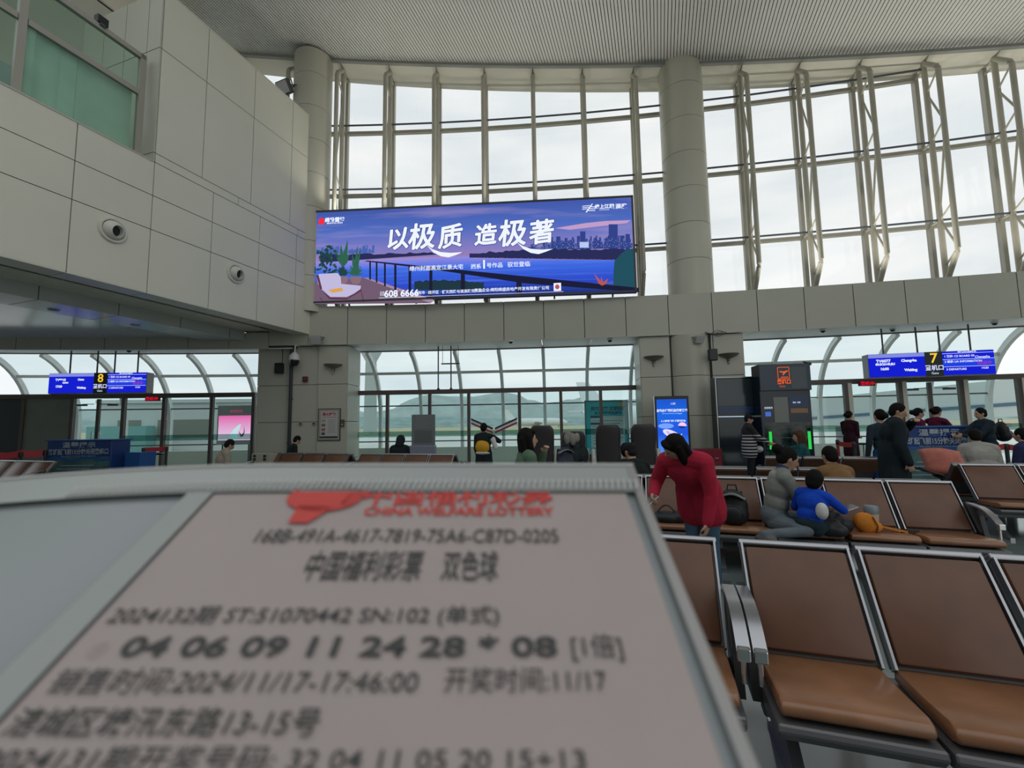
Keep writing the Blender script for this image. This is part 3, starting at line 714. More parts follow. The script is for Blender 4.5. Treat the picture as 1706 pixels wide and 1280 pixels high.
# far banks with lights
def bank(x0, x1, yt, yb, n, seed):
    random.seed(seed); top = [(x0 + (x1 - x0) * i / n, yt(i / n) + random.uniform(-5, 5)) for i in range(n + 1)]
    return top + [(x1, yb(1)), (x0, yb(0))]
poly(bank(100, 800, lambda t: 340 - 18 * t + (16 * max(0, t - .6)), lambda t: 376 - 50 * t, 40, 4), .012, emat('print_bank', S_(38, 42, 82)))
poly(bank(830, 1640, lambda t: 330 - 16 * sin(t * 2.4) - 6 * t, lambda t: 352 + 14 * t, 50, 5), .012, emat('print_bank', S_(38, 42, 82)))
dots = []
for i in range(90):
    x = 850 + i * 8.6; y = 352 + (x - 850) * .014 + random.uniform(-2, 2); dots.append([(x, y), (x + 2, y), (x + 2, y + 3), (x, y + 3)])
for i in range(60):
    x = 320 + i * 7.4; y = 366 - (x - 320) * .05; dots.append([(x, y), (x + 2, y), (x + 2, y + 2.4), (x, y + 2.4)])
polys(dots, .014, emat('print_bank_light', S_(225, 150, 140)), 'printed_lights')
# near shore, terrace floor
poly(bank(560, 900, lambda t: 470 - 30 * t + 34 * t * t, lambda t: 510, 24, 9) , .012, emat('print_shrubs', S_(30, 52, 62)))
poly([(70, 470), (315, 452), (500, 520), (640, 575), (70, 580)], .014, emat('print_terrace', S_(104, 84, 104)))
poly([(315, 452), (330, 450), (660, 560), (640, 575)], .015, emat('print_kerb', S_(150, 125, 150)))
# railing
rail = [[(315, 370), (330, 366), (1660, 500), (1660, 522), (1100, 478), (640, 408)]]
for x, w, yt, yb in ((340, 8, 372, 460), (372, 8, 376, 474), (412, 9, 380, 492), (462, 11, 386, 512), (532, 13, 392, 540), (634, 15, 405, 552), (788, 20, 428, 520), (1060, 26, 470, 530)):
    rail.append([(x, yt), (x + w, yt), (x + w, yb), (x, yb)])
polys(rail, .018, emat('print_railing', S_(26, 28, 52)), 'printed_railing')
poly([(70, 575), (64, 560), (400, 548), (1640, 520), (1645, 528)], .012, emat('print_base', S_(24, 28, 60)))
# plants, pots, lounge chair
def leaf(x0, y0, x1, y1, w):
    dx, dy = x1 - x0, y1 - y0; l = sqrt(dx * dx + dy * dy); nx, ny = -dy / l * w, dx / l * w
    return [(x0, y0), (x0 + dx * .4 + nx, y0 + dy * .4 + ny), (x1, y1), (x0 + dx * .4 - nx, y0 + dy * .4 - ny)]
lv = [leaf(210, 400, 165, 300, 9), leaf(210, 400, 200, 285, 11), leaf(212, 400, 235, 262, 12), leaf(212, 400, 175, 320, 9), leaf(212, 400, 245, 330, 9), leaf(270, 430, 300, 300, 8), leaf(268, 420, 285, 290, 7), leaf(270, 430, 255, 320, 7)]
random.seed(3)
for i in range(26): a = random.uniform(-2.9, -.2); lv.append(leaf(272, 440, 272 + 46 * cos(a), 440 + 62 * sin(a), 4))
for i in range(60):
    x, y = random.uniform(72, 170), random.uniform(300, 430); a = random.uniform(0, 6.3); lv.append(leaf(x, y, x + 24 * cos(a), y + 24 * sin(a), 7))
for i in range(24): a = random.uniform(-3.1, 0); lv.append(leaf(208, 440, 208 + 30 * cos(a), 440 + 50 * sin(a), 5))
polys(lv[:40], .020, emat('print_leaf', S_(44, 92, 72)), 'printed_leaves'); polys(lv[40:], .021, emat('print_leaf_dark', S_(30, 62, 64)), 'printed_leaves')
polys([[(188, 445), (238, 445), (234, 468), (222, 480), (200, 480), (192, 468)], [(246, 445), (303, 445), (298, 468), (288, 482), (260, 482), (250, 468)]], .022, emat('print_pot', S_(128, 100, 112)), 'printed_pots')
polys([[(80, 440), (98, 432), (185, 428), (200, 445), (205, 500), (105, 510), (90, 480)], [(105, 505), (200, 480), (300, 490), (295, 515), (230, 545), (150, 545)]], .024, emat('print_chair', S_(178, 172, 205)), 'printed_chair')
polys([[(80, 440), (92, 436), (110, 505), (102, 512)], [(110, 515), (150, 548), (235, 550), (300, 505), (296, 520), (230, 558), (145, 556)], [(100, 548), (125, 575), (122, 576), (96, 550)], [(300, 505), (316, 572), (312, 572), (297, 510)]], .026, emat('print_chair_frame', S_(88, 50, 70)), 'printed_chair_frame')
poly([(140, 510), (205, 500), (215, 515), (160, 525)], .027, emat('print_cushion', S_(205, 150, 70)))
poly([(1540, 370), (1570, 335), (1600, 312), (1640, 305), (1650, 505), (1535, 500), (1535, 430)], .016, emat('print_palm', S_(32, 74, 88)))
polys([leaf(1480, 490, 1440, 430, 7), leaf(1480, 490, 1475, 445, 6), leaf(1480, 490, 1510, 455, 8), leaf(1480, 490, 1455, 460, 6)], .020, emat('print_red_leaf', S_(170, 80, 80)), 'printed_red_leaves')
poly([(1250, 172 + 35), (1400, 182), (1500, 172), (1620, 168), (1600, 182), (1450, 200), (1320, 215)], .005, emat('print_cloud', S_(180, 145, 185)))
# lettering
WH = emat('print_white', S_(222, 228, 246)); DKH = emat('print_halo', S_(40, 48, 100))
def btext(s, x, y, hpx, m=WH, off=.034, bold=0, al='CENTER', **k):
    p = bq(x, y); sz = hpx / 2.9414 * .0190
    return text(s, sz, m, bill, (p.x, -off, p.z), al, bold, 'printed_lettering', rot=Matrix.Rotation(k.pop('rz', 0.), 3, 'Y'), **k)
for ch, x, y, h, rz in (('以', 474, 268, 118, -.08), ('极', 592, 258, 140, -.05), ('质', 732, 258, 126, -.1), ('造', 905, 248, 112, -.06), ('极', 1035, 242, 142, -.05), ('著', 1178, 236, 126, -.1)):
    [btext(ch, x + 6.0 * cos(a_ * pi / 4), y + 6.0 * sin(a_ * pi / 4), h, m=DKH, off=.030, shear=.16, rz=rz) for a_ in range(0, 8, 1)]
    [btext(ch, x + r_ * cos(a_ * pi / 4), y + r_ * sin(a_ * pi / 4), h, m=WH, off=.036, shear=.16, rz=rz) for r_ in (1.6, 3.2) for a_ in range(8)]
for dx, dy in ((0, 0), (440, -16)):
    sw = [(620, 292), (650, 312), (690, 326), (740, 330), (800, 326), (765, 340), (728, 352), (690, 346), (655, 328)]
    poly([(x + dx, y + dy) for x, y in sw], .035, WH, 'printed_lettering')
btext('绵州封面高定江景大宅', 668, 404, 27, bold=.002); btext('澜系', 862, 398, 27, bold=.002); btext('1', 902, 388, 60, bold=.01); btext('号作品', 954, 392, 27, bold=.002); btext('驭世登临', 1072, 387, 28, bold=.002)
btext('608 6666', 498, 529, 46, bold=.008); btext('绵阳市 · 经开区 · 群文西路与滨滨路交叉口', 726, 521, 18, bold=.002); btext('开发企业:绵阳绵盛房地产开发有限责任公司', 1036, 508, 19, bold=.002)
btext('品鉴\n热线', 404, 530, 12)
poly([(388, 549), (1290, 518), (1290, 519.5), (388, 551)], .03, WH, 'printed_line')
poly([(1242, 478), (1278, 476), (1279, 515), (1243, 517)], .03, WH, 'printed_tile')
poly([(1260 + 11 * cos(a * pi / 8), 496 + 12 * sin(a * pi / 8)) for a in range(16)], .032, emat('print_seal', S_(170, 80, 90)), 'printed_seal')
btext('绵投置地', 172, 169, 26, bold=.006); btext('MIANTOU ZHIDI', 172, 184, 11, bold=.002)
poly([(92, 168), (104, 158), (118, 162), (122, 176), (116, 190), (94, 191)], .03, emat('print_red', S_(235, 40, 55)), 'printed_logo')
btext('绵上江澜', 1490, 104, 23, bold=.006); btext('SUMMLAND', 1490, 119, 9); btext('澜庭', 1572, 103, 28, bold=.004)
polys([[(1536, 92), (1538, 92), (1538, 116), (1536, 116)], [(1382, 100), (1420, 96), (1420, 99), (1382, 103)], [(1382, 108), (1415, 104), (1415, 107), (1382, 111)], [(1382, 116), (1408, 112), (1408, 115), (1382, 119)], [(1418, 100), (1446, 104), (1446, 107), (1420, 105)], [(1412, 110), (1446, 113), (1446, 116), (1412, 114)], [(1408, 120), (1446, 121), (1446, 124), (1408, 124)], [(1398, 130), (1430, 88), (1434, 90), (1404, 132)]], .03, WH, 'printed_logo')
# supports of the billboard
for x in (1.2, 3.4, 5.6, 7.8, 9.6):
    mb = MB(); mb.tube([(x, .07, 0), (x, .10, -.10)], .03, 6); mb.build('foot_bracket', STEEL_D, bill)

for k in range(6):  # more fill lamps, added out of sight to brighten the ceiling
    p = BL + Matrix.Rotation(bz, 3, 'Z') @ Vector((.9 + 1.72 * k, .17, BH - .13)); fill_lamp('%s added fill lamp from the left behind the top edge of the billboard' % ordw[k], p, bz, 12.0)
mb = MB(); mb.box((BW / 2, .17, BH - .15), (BW, .12, .03)); mb.build('fill_lamp_ledge', STEEL_D, bill)  # ledge added to carry the fill lamps

# ================================================================== HANGING GATE SIGNS
BLU = emat('lcd_blue', S_(18, 28, 190), 1.0); BLU2 = emat('lcd_blue_light', S_(30, 60, 205), 1.0); LAV = emat('lcd_header', S_(120, 130, 205), 1.0)
SGD = mat('sign_black_face', (.02, .035, .03), .4); CASE = mat('sign_case', (.32, .34, .35), .4); YEL = emat('led_yellow', S_(235, 190, 60)); LCW = emat('lcd_white', S_(205, 212, 245)); LCR = emat('lcd_magenta', S_(150, 40, 170))
def gatesign(label, a, b, ztop, zbot, num, lines, extra):
    d = b - a; rz = atan2(d.y, d.x); Wd = sqrt(d.x ** 2 + d.y ** 2); h = ztop - zbot
    t = thing('gate_sign', label, 'gate sign', (a.x, a.y, zbot), rz, 'hanging gate signs')
    mb = MB(); mb.box((Wd / 2, .16, h / 2), (Wd, .30, h)); mb.build('case', CASE, t, bevel=.01, seg=1)
    x1, x2 = Wd * .46, Wd * .60
    def q(name, xa, xb, za, zb, m, y=-.004): mb = MB(); mb.quad((xa, y, za), (xb, y, za), (xb, y, zb), (xa, y, zb)); return mb.build(name, m, t)
    ls = q('left_screen', .01, x1, .02, h - .01, BLU); q('screen_header', .01, x1, h * .83, h - .01, LAV, -.008).parent = ls
    np_ = q('number_panel', x1, x2, .0, h, SGD); rs = q('right_screen', x2, Wd - .01, .02, h - .01, BLU)
    q('screen_row', x2, Wd - .01, h * .36, h * .66, BLU2, -.006).parent = rs
    for z in (.36, .66, .9): q('screen_line', x2, Wd - .01, h * z - .005, h * z + .005, LCW, -.009).parent = rs
    text(num, h * .56, YEL, np_, ((x1 + x2) / 2, -.012, h * .72), bold=.004); text('登机口', h * .23, LCW, np_, ((x1 + x2) / 2, -.012, h * .33), bold=.003, sx=.95); text('Gate', h * .13, LCW, np_, ((x1 + x2) / 2, -.012, h * .12))
    for s, x, z, sz in lines: text(s, sz * h, LCW, ls, (x * x1, -.012, z * h), bold=.006)
    for s, x, z, sz, m in extra: text(s, sz * h, m, rs, (x2 + x * (Wd - x2), -.012, z * h), 'LEFT', bold=.002)
    text('SICHUAN AIRPORT', .06 * h, SGD, t, (x1 * .5, -.012, h * .91)) if False else None
    for x in (.16, .44, .62, .86):
        mb = MB(); mb.tube([(Wd * x, .16, h), (Wd * x, .16, 4.13 - zbot)], .022, 8); mb.build('hanger_rod', STEEL_D, t)
    return t
ex7 = [('1 登机 CZ BOARD 09', .03, .78, .11, LCW), ('Changsha', .62, .72, .13, LCW), ('2 候机 UA INFORMATION', .03, .56, .11, LCW), ('延误中', .66, .47, .16, LCR), ('3 DEPARTURE', .05, .25, .11, LCW), ('14:20', .72, .27, .11, LCW), ('请按登机口信息候机', .3, .945, .07, LCW)]
gatesign('blue hanging sign of gate seven, right side', Vector((10.44, 12.95, 0)), Vector((13.45, 12.3, 0)), 3.36, 2.66, '7',
         [('TV6077', .27, .69, .16), ('09.SC6149,EU', .30, .555, .12), ('16:00', .28, .36, .14), ('Changsha', .72, .68, .14), ('Waiting', .74, .29, .14)], ex7)
gatesign('blue hanging sign of gate eight, left side', Vector((-15.02, 14.35, 0)), Vector((-11.9, 14.42, 0)), 3.35, 2.68, '8',
         [('TV9918', .27, .67, .15), ('17:20', .24, .35, .14), ('Lhasa', .72, .68, .13), ('Waiting', .74, .28, .13), ('QUAN', .38, .53, .09)], ex7)
REDL = emat('led_red', S_(215, 20, 50)); 
for lab, p in (('small red led display below the gate seven sign', ARC(10.75, -.15, 2.47)), ('small red led display below the gate eight sign', ARC(-12.1, -.15, 2.44))):
    t = thing('led_display', lab, 'led display', p, 0, 'red led displays')
    mb = MB(); mb.box((0, 0, .07), (.46, .08, .14)); cs = mb.build('case', mat('red_smoked_case', (.20, .01, .02), .4), t); text('登机中', .12, REDL, cs, (0, -.045, .07), bold=.002, sx=1.2)

# ================================================================== COUNTERS AND GATE FURNITURE
CB = mat('counter_blue', (.012, .05, .21), .35); CB2 = mat('counter_blue_side', (.02, .11, .36), .35); CWH = mat('counter_print', (.42, .50, .58), .5); CGR = mat('counter_picture', (.07, .15, .15), .5, noise=.4, nscale=4)
def counter(label, c, rz, Wd, h=1.22):
    t = thing('gate_counter', label, 'counter', c, rz, 'gate counters')
    mb = MB(); mb.box((0, .3, h / 2), (Wd, .6, h)); bd = mb.build('body', CB, t, bevel=.01, seg=1)
    mb = MB(); mb.box((0, .3, h + .015), (Wd + .06, .66, .03)); mb.build('top', CB2, t)
    mb = MB(); mb.box((0, -.006, h * .36), (Wd - .06, .01, h * .62)); mb.build('picture_panel', CGR, t)
    mb = MB(); pts = [(-Wd / 2 + .03 + (Wd - .06) * i / 20, h * .66 + .04 * sin(i * .6)) for i in range(21)]
    mb.add([Vector((x, -.013, z)) for x, z in pts] + [Vector((x, -.013, z - .07)) for x, z in pts], [(i, i + 1, 22 + i, 21 + i) for i in range(20)]); mb.build('wave_stripe', CB2, t)
    text('温馨提示', .15, CWH, bd, (0, -.014, h * .91), bold=.003, sx=1.35); text('航班起飞前15分钟关闭登机口', .155, CWH, bd, (0, -.014, h * .77), bold=.004, sx=Wd / 2.15)
    text('Gate closes 15 minutes before departure', .05, CWH, bd, (0, -.014, h * .69))
    for k in range(5): mb = MB(); mb.box((-.1 * k, -.014, h * (.5 - .07 * k)), (Wd * .5, .004, .014)); mb.build('text_line', CWH, t)
    return t
c7 = atY(1563, 710, 9.5); counter('blue gate counter with notice print, right under the gate seven sign', (c7.x, 9.5, 0), -.12, 1.56, 1.27)
c8 = atY(140, 730, 11.3); counter('blue gate counter with notice print, left under the gate eight sign', (c8.x - .1, 11.3, 0), .05, 1.55)
t = thing('counter_cabinet', 'plain bright blue side cabinet beside the gate eight counter', 'cabinet', (atY(222, 745, 11.6).x, 11.6, 0), 0)
mb = MB(); mb.box((0, .25, .45), (.42, .5, .9)); mb.build('body', CB2, t, bevel=.01, seg=1); mb = MB(); mb.box((0, -.005, .42), (.36, .01, .78)); mb.build('door', CB2, t)
mb = MB(); mb.box((.13, -.02, .5), (.02, .02, .12)); mb.build('handle', CHR, t)
# bar stools
for lab, x, Y in (('black bar stool beside the gate eight counter', 262, 12.6), ('black bar stool behind the woman in dark uniform', 1442, 12.3)):
    t = thing('bar_stool', lab, 'stool', (atY(x, 750, Y).x, Y, 0), .3, 'bar stools')
    mb = MB(); mb.box((0, 0, .80), (.36, .36, .05)); mb.build('seat', BLK, t, bevel=.02, seg=2)
    for sx in (-1, 1):
        for sy in (-1, 1): mb = MB(); mb.tube([(sx * .15, sy * .15, .78), (sx * .22, sy * .22, 0)], .013, 6); mb.build('leg', STEEL_D, t)
    mb = MB(); pts = [(-.19, -.19, .28), (.19, -.19, .28), (.19, .19, .28), (-.19, .19, .28), (-.19, -.19, .28)]; mb.tube(pts, .01, 6); mb.build('foot_ring', STEEL_D, t)
# stanchions and belts
BELT = mat('red_belt', (.50, .03, .05), .5); PIPE = mat('dark_post', (.035, .04, .045), .35, .3)
def stan(lab, x, Y, h=.95, m=PIPE):
    t = thing('stanchion', lab, 'stanchion', (atY(x, 720, Y).x, Y, 0), 0, 'belt stanchions')
    mb = MB(); mb.lathe([(0, 0), (.17, 0), (.17, .02), (.05, .045), (.033, .06)], n=20); mb.build('base', m, t, smooth=True)
    mb = MB(); mb.tube([(0, 0, .05), (0, 0, h - .1)], .033, 12); mb.build('post', m, t, smooth=True); mb = MB(); mb.lathe([(.036, h - .12), (.042, h - .10), (.042, h - .02), (.03, h), (0, h)], n=16); mb.build('head', BLK, t, smooth=True)
    return t
REDP = mat('red_post', (.38, .03, .06), .4)
s1 = stan('dark red belt stanchion just left of the woman in uniform', 1394, 11.0, .98, REDP); s2 = stan('dark belt stanchion in front of the woman in uniform', 1421, 10.3)
s3 = stan('dark belt stanchion right of the man with backpack', 1674, 8.7); s4 = stan('belt stanchion at the far right edge', 1712, 8.5)
s5 = stan('belt stanchion at the far left edge', -12, 10.6, .98); s6 = stan('dark belt stanchion middle of the left queue', 38, 10.9, .98); s7 = stan('dark belt stanchion next to the gate eight counter', 78, 11.2, 1.0)
s8 = stan('tall dark stanchion left of the gate eight stool', 241, 11.9, 1.0); s9 = stan('tall dark stanchion right of the gate eight stool', 279, 12.6, 1.0)
s10 = stan('dark belt stanchion standing beyond the cream jacket man', 1612, 8.8)
def belt(lab, a, b, h=.90, sag=.03, w=.055):
    pa, pb = a.location, b.location; mb = MB(); n = 8; d = (pb - pa).normalized(); nr = Vector((-d.y, d.x, 0)) * .004
    pts = [pa.lerp(pb, i / n) + Vector((0, 0, h - sag * 4 * (i / n) * (1 - i / n))) for i in range(n + 1)]
    mb.strip(pts, nr, [(0, 0, w)] * (n + 1)); return tag(mb.build('barrier_belt', BELT), lab, 'belt', 'red barrier belts')
belt('red barrier belt left of the woman in dark uniform', s1, s2); belt('red barrier belt beside the man with the black backpack', s10, s3); belt('red barrier belt at the right edge', s3, s4)
belt('drooping red barrier belt at the left edge', s5, s6, .95, .05, .08); belt('drooping red barrier belt next to the gate eight counter', s6, s7, .95, .03, .08); belt('red barrier belt over the stool at gate eight', s8, s9, .95, .01)

# ================================================================== MASSAGE CHAIRS
MCD = mat('massage_leather', (.040, .036, .036), .4, bump=.1, nscale=12); MCW = mat('massage_shell', (.55, .55, .50), .35)
def mchair(lab, x, Y, rz=-.08, k=1.0):
    t = thing('massage_chair', lab, 'massage chair', (atY(x, 740, Y).x, Y, 0), rz, 'massage chairs')
    mb = MB(); n = 12; prof = []
    for i in range(n + 1):
        a = i / n; z = .35 + 1.08 * a * k; w = .31 - .04 * max(0, a - .75) * 4 * (a - .75) * 4 - .03 * (1 - a); y = -.10 - .16 * a
        prof.append((w, y, z))
    prof[-1] = (.22, prof[-1][1], prof[-1][2])
    vs = []
    for w, y, z in prof: vs += [(-w, y + .04, z), (-w * .8, y - .05, z), (w * .8, y - .05, z), (w, y + .04, z), (w * .9, y + .16, z), (-w * .9, y + .16, z)]
    fs = [tuple(range(6))[::-1], tuple(range(n * 6, n * 6 + 6))]
    for i in range(n):
        for j in range(6): fs.append((i * 6 + j, i * 6 + (j + 1) % 6, i * 6 + 6 + (j + 1) % 6, i * 6 + 6 + j))
    mb.add(vs, fs); mb.build('backrest', MCD, t, smooth=True, bevel=.02, seg=2)
    mb = MB(); mb.box((0, .25, .42), (.56, .6, .16)); mb.build('seat', MCD, t, bevel=.04, seg=2)
    for s_ in (-1, 1):
        mb = MB(); mb.prism([Vector((0, y, z)) for y, z in ((-.22, .12), (-.20, .62), (-.12, .86), (.10, .74), (.52, .62), (.60, .45), (.55, .12))], (s_ * .30, 0, 0), (s_ * .40, 0, 0)); mb.build('side_shell', MCW, t, bevel=.03, seg=2)
        mb = MB(); mb.box((s_ * .35, .22, .68), (.11, .5, .06)); mb.build('arm_pad', MCD, t, bevel=.02, seg=2)
    mb = MB(); mb.box((0, .2, .08), (.62, .8, .16)); mb.build('base', BLK, t, bevel=.02, seg=1)
    mb = MB(); mb.box((0, .62, .28), (.5, .16, .40)); mb.build('leg_rest', MCD, t, bevel=.04, seg=2)
    return t
mchair('dark massage chair behind the person in green', 903, 11.0); mchair('dark massage chair covered by a pile of clothes', 955, 11.4, k=.86)
mchair('dark massage chair third from left, in front of the teal standee', 1012, 11.0); mchair('dark massage chair next to the blue screen totem', 1070, 10.9)

# ================================================================== TOTEM, KIOSKS, STANDS, WALL FITTINGS
def facequad(t, name, x0, x1, z0, z1, m, y): mb = MB(); mb.quad((x0, y, z0), (x1, y, z0), (x1, y, z1), (x0, y, z1)); return mb.build(name, m, t)
p = atY(1120, 700, 12.5)
t = thing('screen_totem', 'portrait blue advertising screen totem in front of the right pillar', 'screen', (p.x, 12.5, 0), -.10)
mb = MB(); mb.box((0, .06, 1.12), (.94, .12, 2.16)); mb.build('housing', BLK, t, bevel=.015, seg=1)
mb = MB(); mb.box((-.48, .05, 1.12), (.03, .13, 2.16)); mb.build('edge_strip', ALF, t); mb = MB(); mb.box((0, .06, .02), (1.0, .5, .04)); mb.build('foot', BLK, t)
mb = MB(); mb.quad((-.41, -.004, .62), (.41, -.004, .62), (.41, -.004, 2.11), (-.41, -.004, 2.11)); mb.build('screen', gradmat('totem_blue', [(0, S_(70, 135, 225)), (.35, S_(30, 80, 205)), (.7, S_(28, 95, 210)), (1, S_(28, 80, 190))]), t); scr_ = bpy.data.objects['screen']
def tp(pts, m, off, name='screen_picture'): mb = MB(); mb.add([(-.41 + x * .82, -off, .62 + z * 1.49) for x, z in pts], [tuple(range(len(pts)))]); return mb.build(name, m, scr_)
def ell(cx, cz, rx, rz, a0=0, a1=2 * pi, n=18, tilt=0): return [(cx + rx * cos(a0 + (a1 - a0) * i / n) * cos(tilt) - rz * sin(a0 + (a1 - a0) * i / n) * sin(tilt), cz + rx * cos(a0 + (a1 - a0) * i / n) * sin(tilt) * .55 + rz * sin(a0 + (a1 - a0) * i / n) * cos(tilt)) for i in range(n)]
tp(ell(.28, .50, .26, .05), emat('totem_cloud', S_(110, 150, 235)), .008); tp(ell(.82, .49, .14, .075, 0, pi), emat('totem_pink', S_(235, 190, 215)), .009); tp(ell(.82, .485, .12, .03, pi, 2 * pi), emat('totem_navy', S_(30, 40, 120)), .009)
tp(ell(.47, .34, .33, .075, tilt=-.42), emat('totem_plane', S_(215, 205, 240)), .012); tp([(.62, .28), (.8, .36), (.76, .27)], emat('totem_plane', S_(215, 205, 240)), .013); tp([(.3, .42), (.55, .30), (.5, .27), (.28, .38)], emat('totem_plane_shade', S_(170, 170, 225)), .014)
tp([(.66, .27), (.78, .22), (.86, .25), (.74, .31)], emat('totem_pink', S_(235, 190, 215)), .015)
for cx, cz in ((.42, .20), (.80, .145), (.30, .235)): tp(ell(cx, cz, .12, .022, 0, pi), emat('totem_white', S_(215, 225, 250)), .012)
TW = emat('totem_white', S_(215, 225, 250))
text('川航', .07, TW, scr_, (0.03, -.016, 1.98), shear=.3); text('自助办理乘机及行李托运', .083, TW, scr_, (.0, -.016, 1.79), bold=.003, sx=.92); text('Self-service check-in and baggage', .034, TW, scr_, (0, -.016, 1.71), sx=1.2)
text('人人都坐飞机 千里可相会', .06, TW, scr_, (.02, -.016, 1.50), bold=.002, sx=1.0)
# dark cabinet with flat screen
NAVY = mat('kiosk_navy', (.008, .018, .028), .22); SCR = mat('kiosk_screen', (.035, .055, .065), .15)
p = atY(1236, 700, 12.35)
t = thing('display_cabinet', 'tall dark display cabinet behind the woman in striped sweater', 'cabinet', (p.x, 12.35, 0), -.12)
mb = MB(); mb.box((0, .22, 1.35), (1.30, .44, 2.70)); mb.build('body', NAVY, t, bevel=.012, seg=1)
fr = MB(); fr.box((-.645, -.01, 1.35), (.02, .02, 2.7)); fr.box((.645, -.01, 1.35), (.02, .02, 2.7)); fr.box((0, -.01, 2.69), (1.3, .02, .02)); fr.build('metal_edge', ALF, t)
facequad(t, 'screen', -.60, .60, 1.90, 2.64, SCR, -.006); facequad(t, 'screen_strip', -.60, .60, 1.68, 1.88, mat('kiosk_blue_strip', (.015, .05, .14), .3), -.006)
facequad(t, 'light_strip', -.62, .30, 1.585, 1.61, emat('kiosk_light', S_(170, 185, 200)), -.008); facequad(t, 'lower_window', -.60, .60, .1, 1.56, mat('kiosk_window', (.012, .022, .03), .08), -.006)
for z in (1.73, 1.79, 1.85): facequad(t, 'strip_line', -.58, .58, z, z + .008, mat('kiosk_line', (.05, .10, .22), .4), -.009)
p = atY(1311, 700, 11.7)
t = thing('vending_kiosk', 'tallest dark navy vending kiosk with orange gate pictogram', 'vending kiosk', (p.x, 11.7, 0), -.14)
t.scale = (.87, 1, 1); mb = MB(); mb.box((0, .25, 1.48), (1.42, .5, 2.96)); mb.build('body', NAVY, t, bevel=.015, seg=1)
mb = MB(); mb.box((0, -.03, 2.60), (1.44, .08, .70)); hd = mb.build('header', mat('kiosk_header', (.010, .035, .065), .25), t, bevel=.01, seg=1)
ORG = emat('kiosk_orange', S_(225, 95, 50), .9)
fr = MB(); x0, x1, z0, z1 = -.20, .12, 2.56, 2.86
for c, d in ((((x0 + x1) / 2, -.075, z0), (x1 - x0, .006, .015)), (((x0 + x1) / 2, -.075, z1), (x1 - x0, .006, .015)), ((x0, -.075, (z0 + z1) / 2), (.015, .006, z1 - z0)), ((x1, -.075, (z0 + z1) / 2), (.015, .006, z1 - z0))): fr.box(c, d)
fr.build('pictogram_frame', ORG, hd)
mb = MB(); mb.add([(-.16, -.078, 2.74), (-.04, -.078, 2.71), (-.08, -.078, 2.66), (-.05, -.078, 2.65), (.02, -.078, 2.72), (.08, -.078, 2.75), (.09, -.078, 2.77), (.04, -.078, 2.775), (-.02, -.078, 2.75), (-.14, -.078, 2.765)], [tuple(range(10))]); mb.box((-.02, -.078, 2.60), (.2, .004, .02)); mb.build('plane_pictogram', ORG, hd)
text('登机口', .13, ORG, hd, (-.04, -.08, 2.47), bold=.005); text('Gates', .07, ORG, hd, (-.10, -.08, 2.36))
facequad(t, 'header_screen', .16, .60, 2.30, 2.86, SCR, -.074); facequad(t, 'poster', -.34, .06, 1.42, 2.08, mat('kiosk_poster', (.22, .24, .22), .4), -.006); facequad(t, 'poster', .10, .62, 1.82, 2.10, mat('kiosk_blue_strip', (.015, .05, .14)), -.006)
facequad(t, 'display_window', -.64, .64, .35, 1.42, mat('kiosk_goods', (.012, .03, .028), .08, noise=.9, nscale=7), -.004)
facequad(t, 'orange_banner', .12, .60, 1.66, 1.78, mat('kiosk_banner', (.35, .20, .12), .5), -.008); facequad(t, 'blue_badge', -.60, -.44, 1.58, 1.70, emat('kiosk_badge', S_(70, 110, 200), .8), -.008)
for x in (-.50, .58): mb = MB(); mb.box((x, -.02, .95), (.07, .03, .46)); mb.build('green_light', emat('kiosk_green', S_(50, 200, 80), .9), t)
for z in (.75, 1.02, 1.28): mb = MB(); mb.box((0, .0, z), (1.26, .012, .012)); mb.build('shelf_edge', mat('kiosk_shelf', (.12, .14, .12), .4), t)
text('自助售货', .06, TW, t, (-.50, -.012, 1.80)); text('智能 · 便捷', .045, TW, t, (.3, -.012, 1.93))
# small security camera on kiosk corner
t = thing('bullet_camera', 'small black bullet camera on the top corner of the tallest kiosk', 'camera', (p.x + .63, 11.66, 2.95), -.2)
mb = MB(); mb.tube([(0, .08, 0), (0, -.12, -.02)], .045, 12); mb.build('body', BLK, t, smooth=True); mb = MB(); mb.tube([(0, 0, .02), (-.06, .1, .06)], .02, 8); mb.build('bracket', BLK, t)
# red fire box
p = atY(1180, 760, 12.0)
t = thing('fire_hose_box', 'low dark red metal box beside the blue screen totem', 'fire box', (p.x, 12.0, 0), -.1)
mb = MB(); mb.box((0, .2, .37), (.72, .4, .74)); mb.build('body', mat('fire_red', (.20, .018, .03), .4), t, bevel=.01, seg=1); mb = MB(); mb.box((0, -.006, .37), (.64, .012, .64)); mb.build('door', mat('fire_red_door', (.23, .02, .035), .35), t, bevel=.004, seg=1); mb = MB(); mb.box((.2, -.025, .5), (.10, .02, .03)); mb.build('handle', CHR, t)
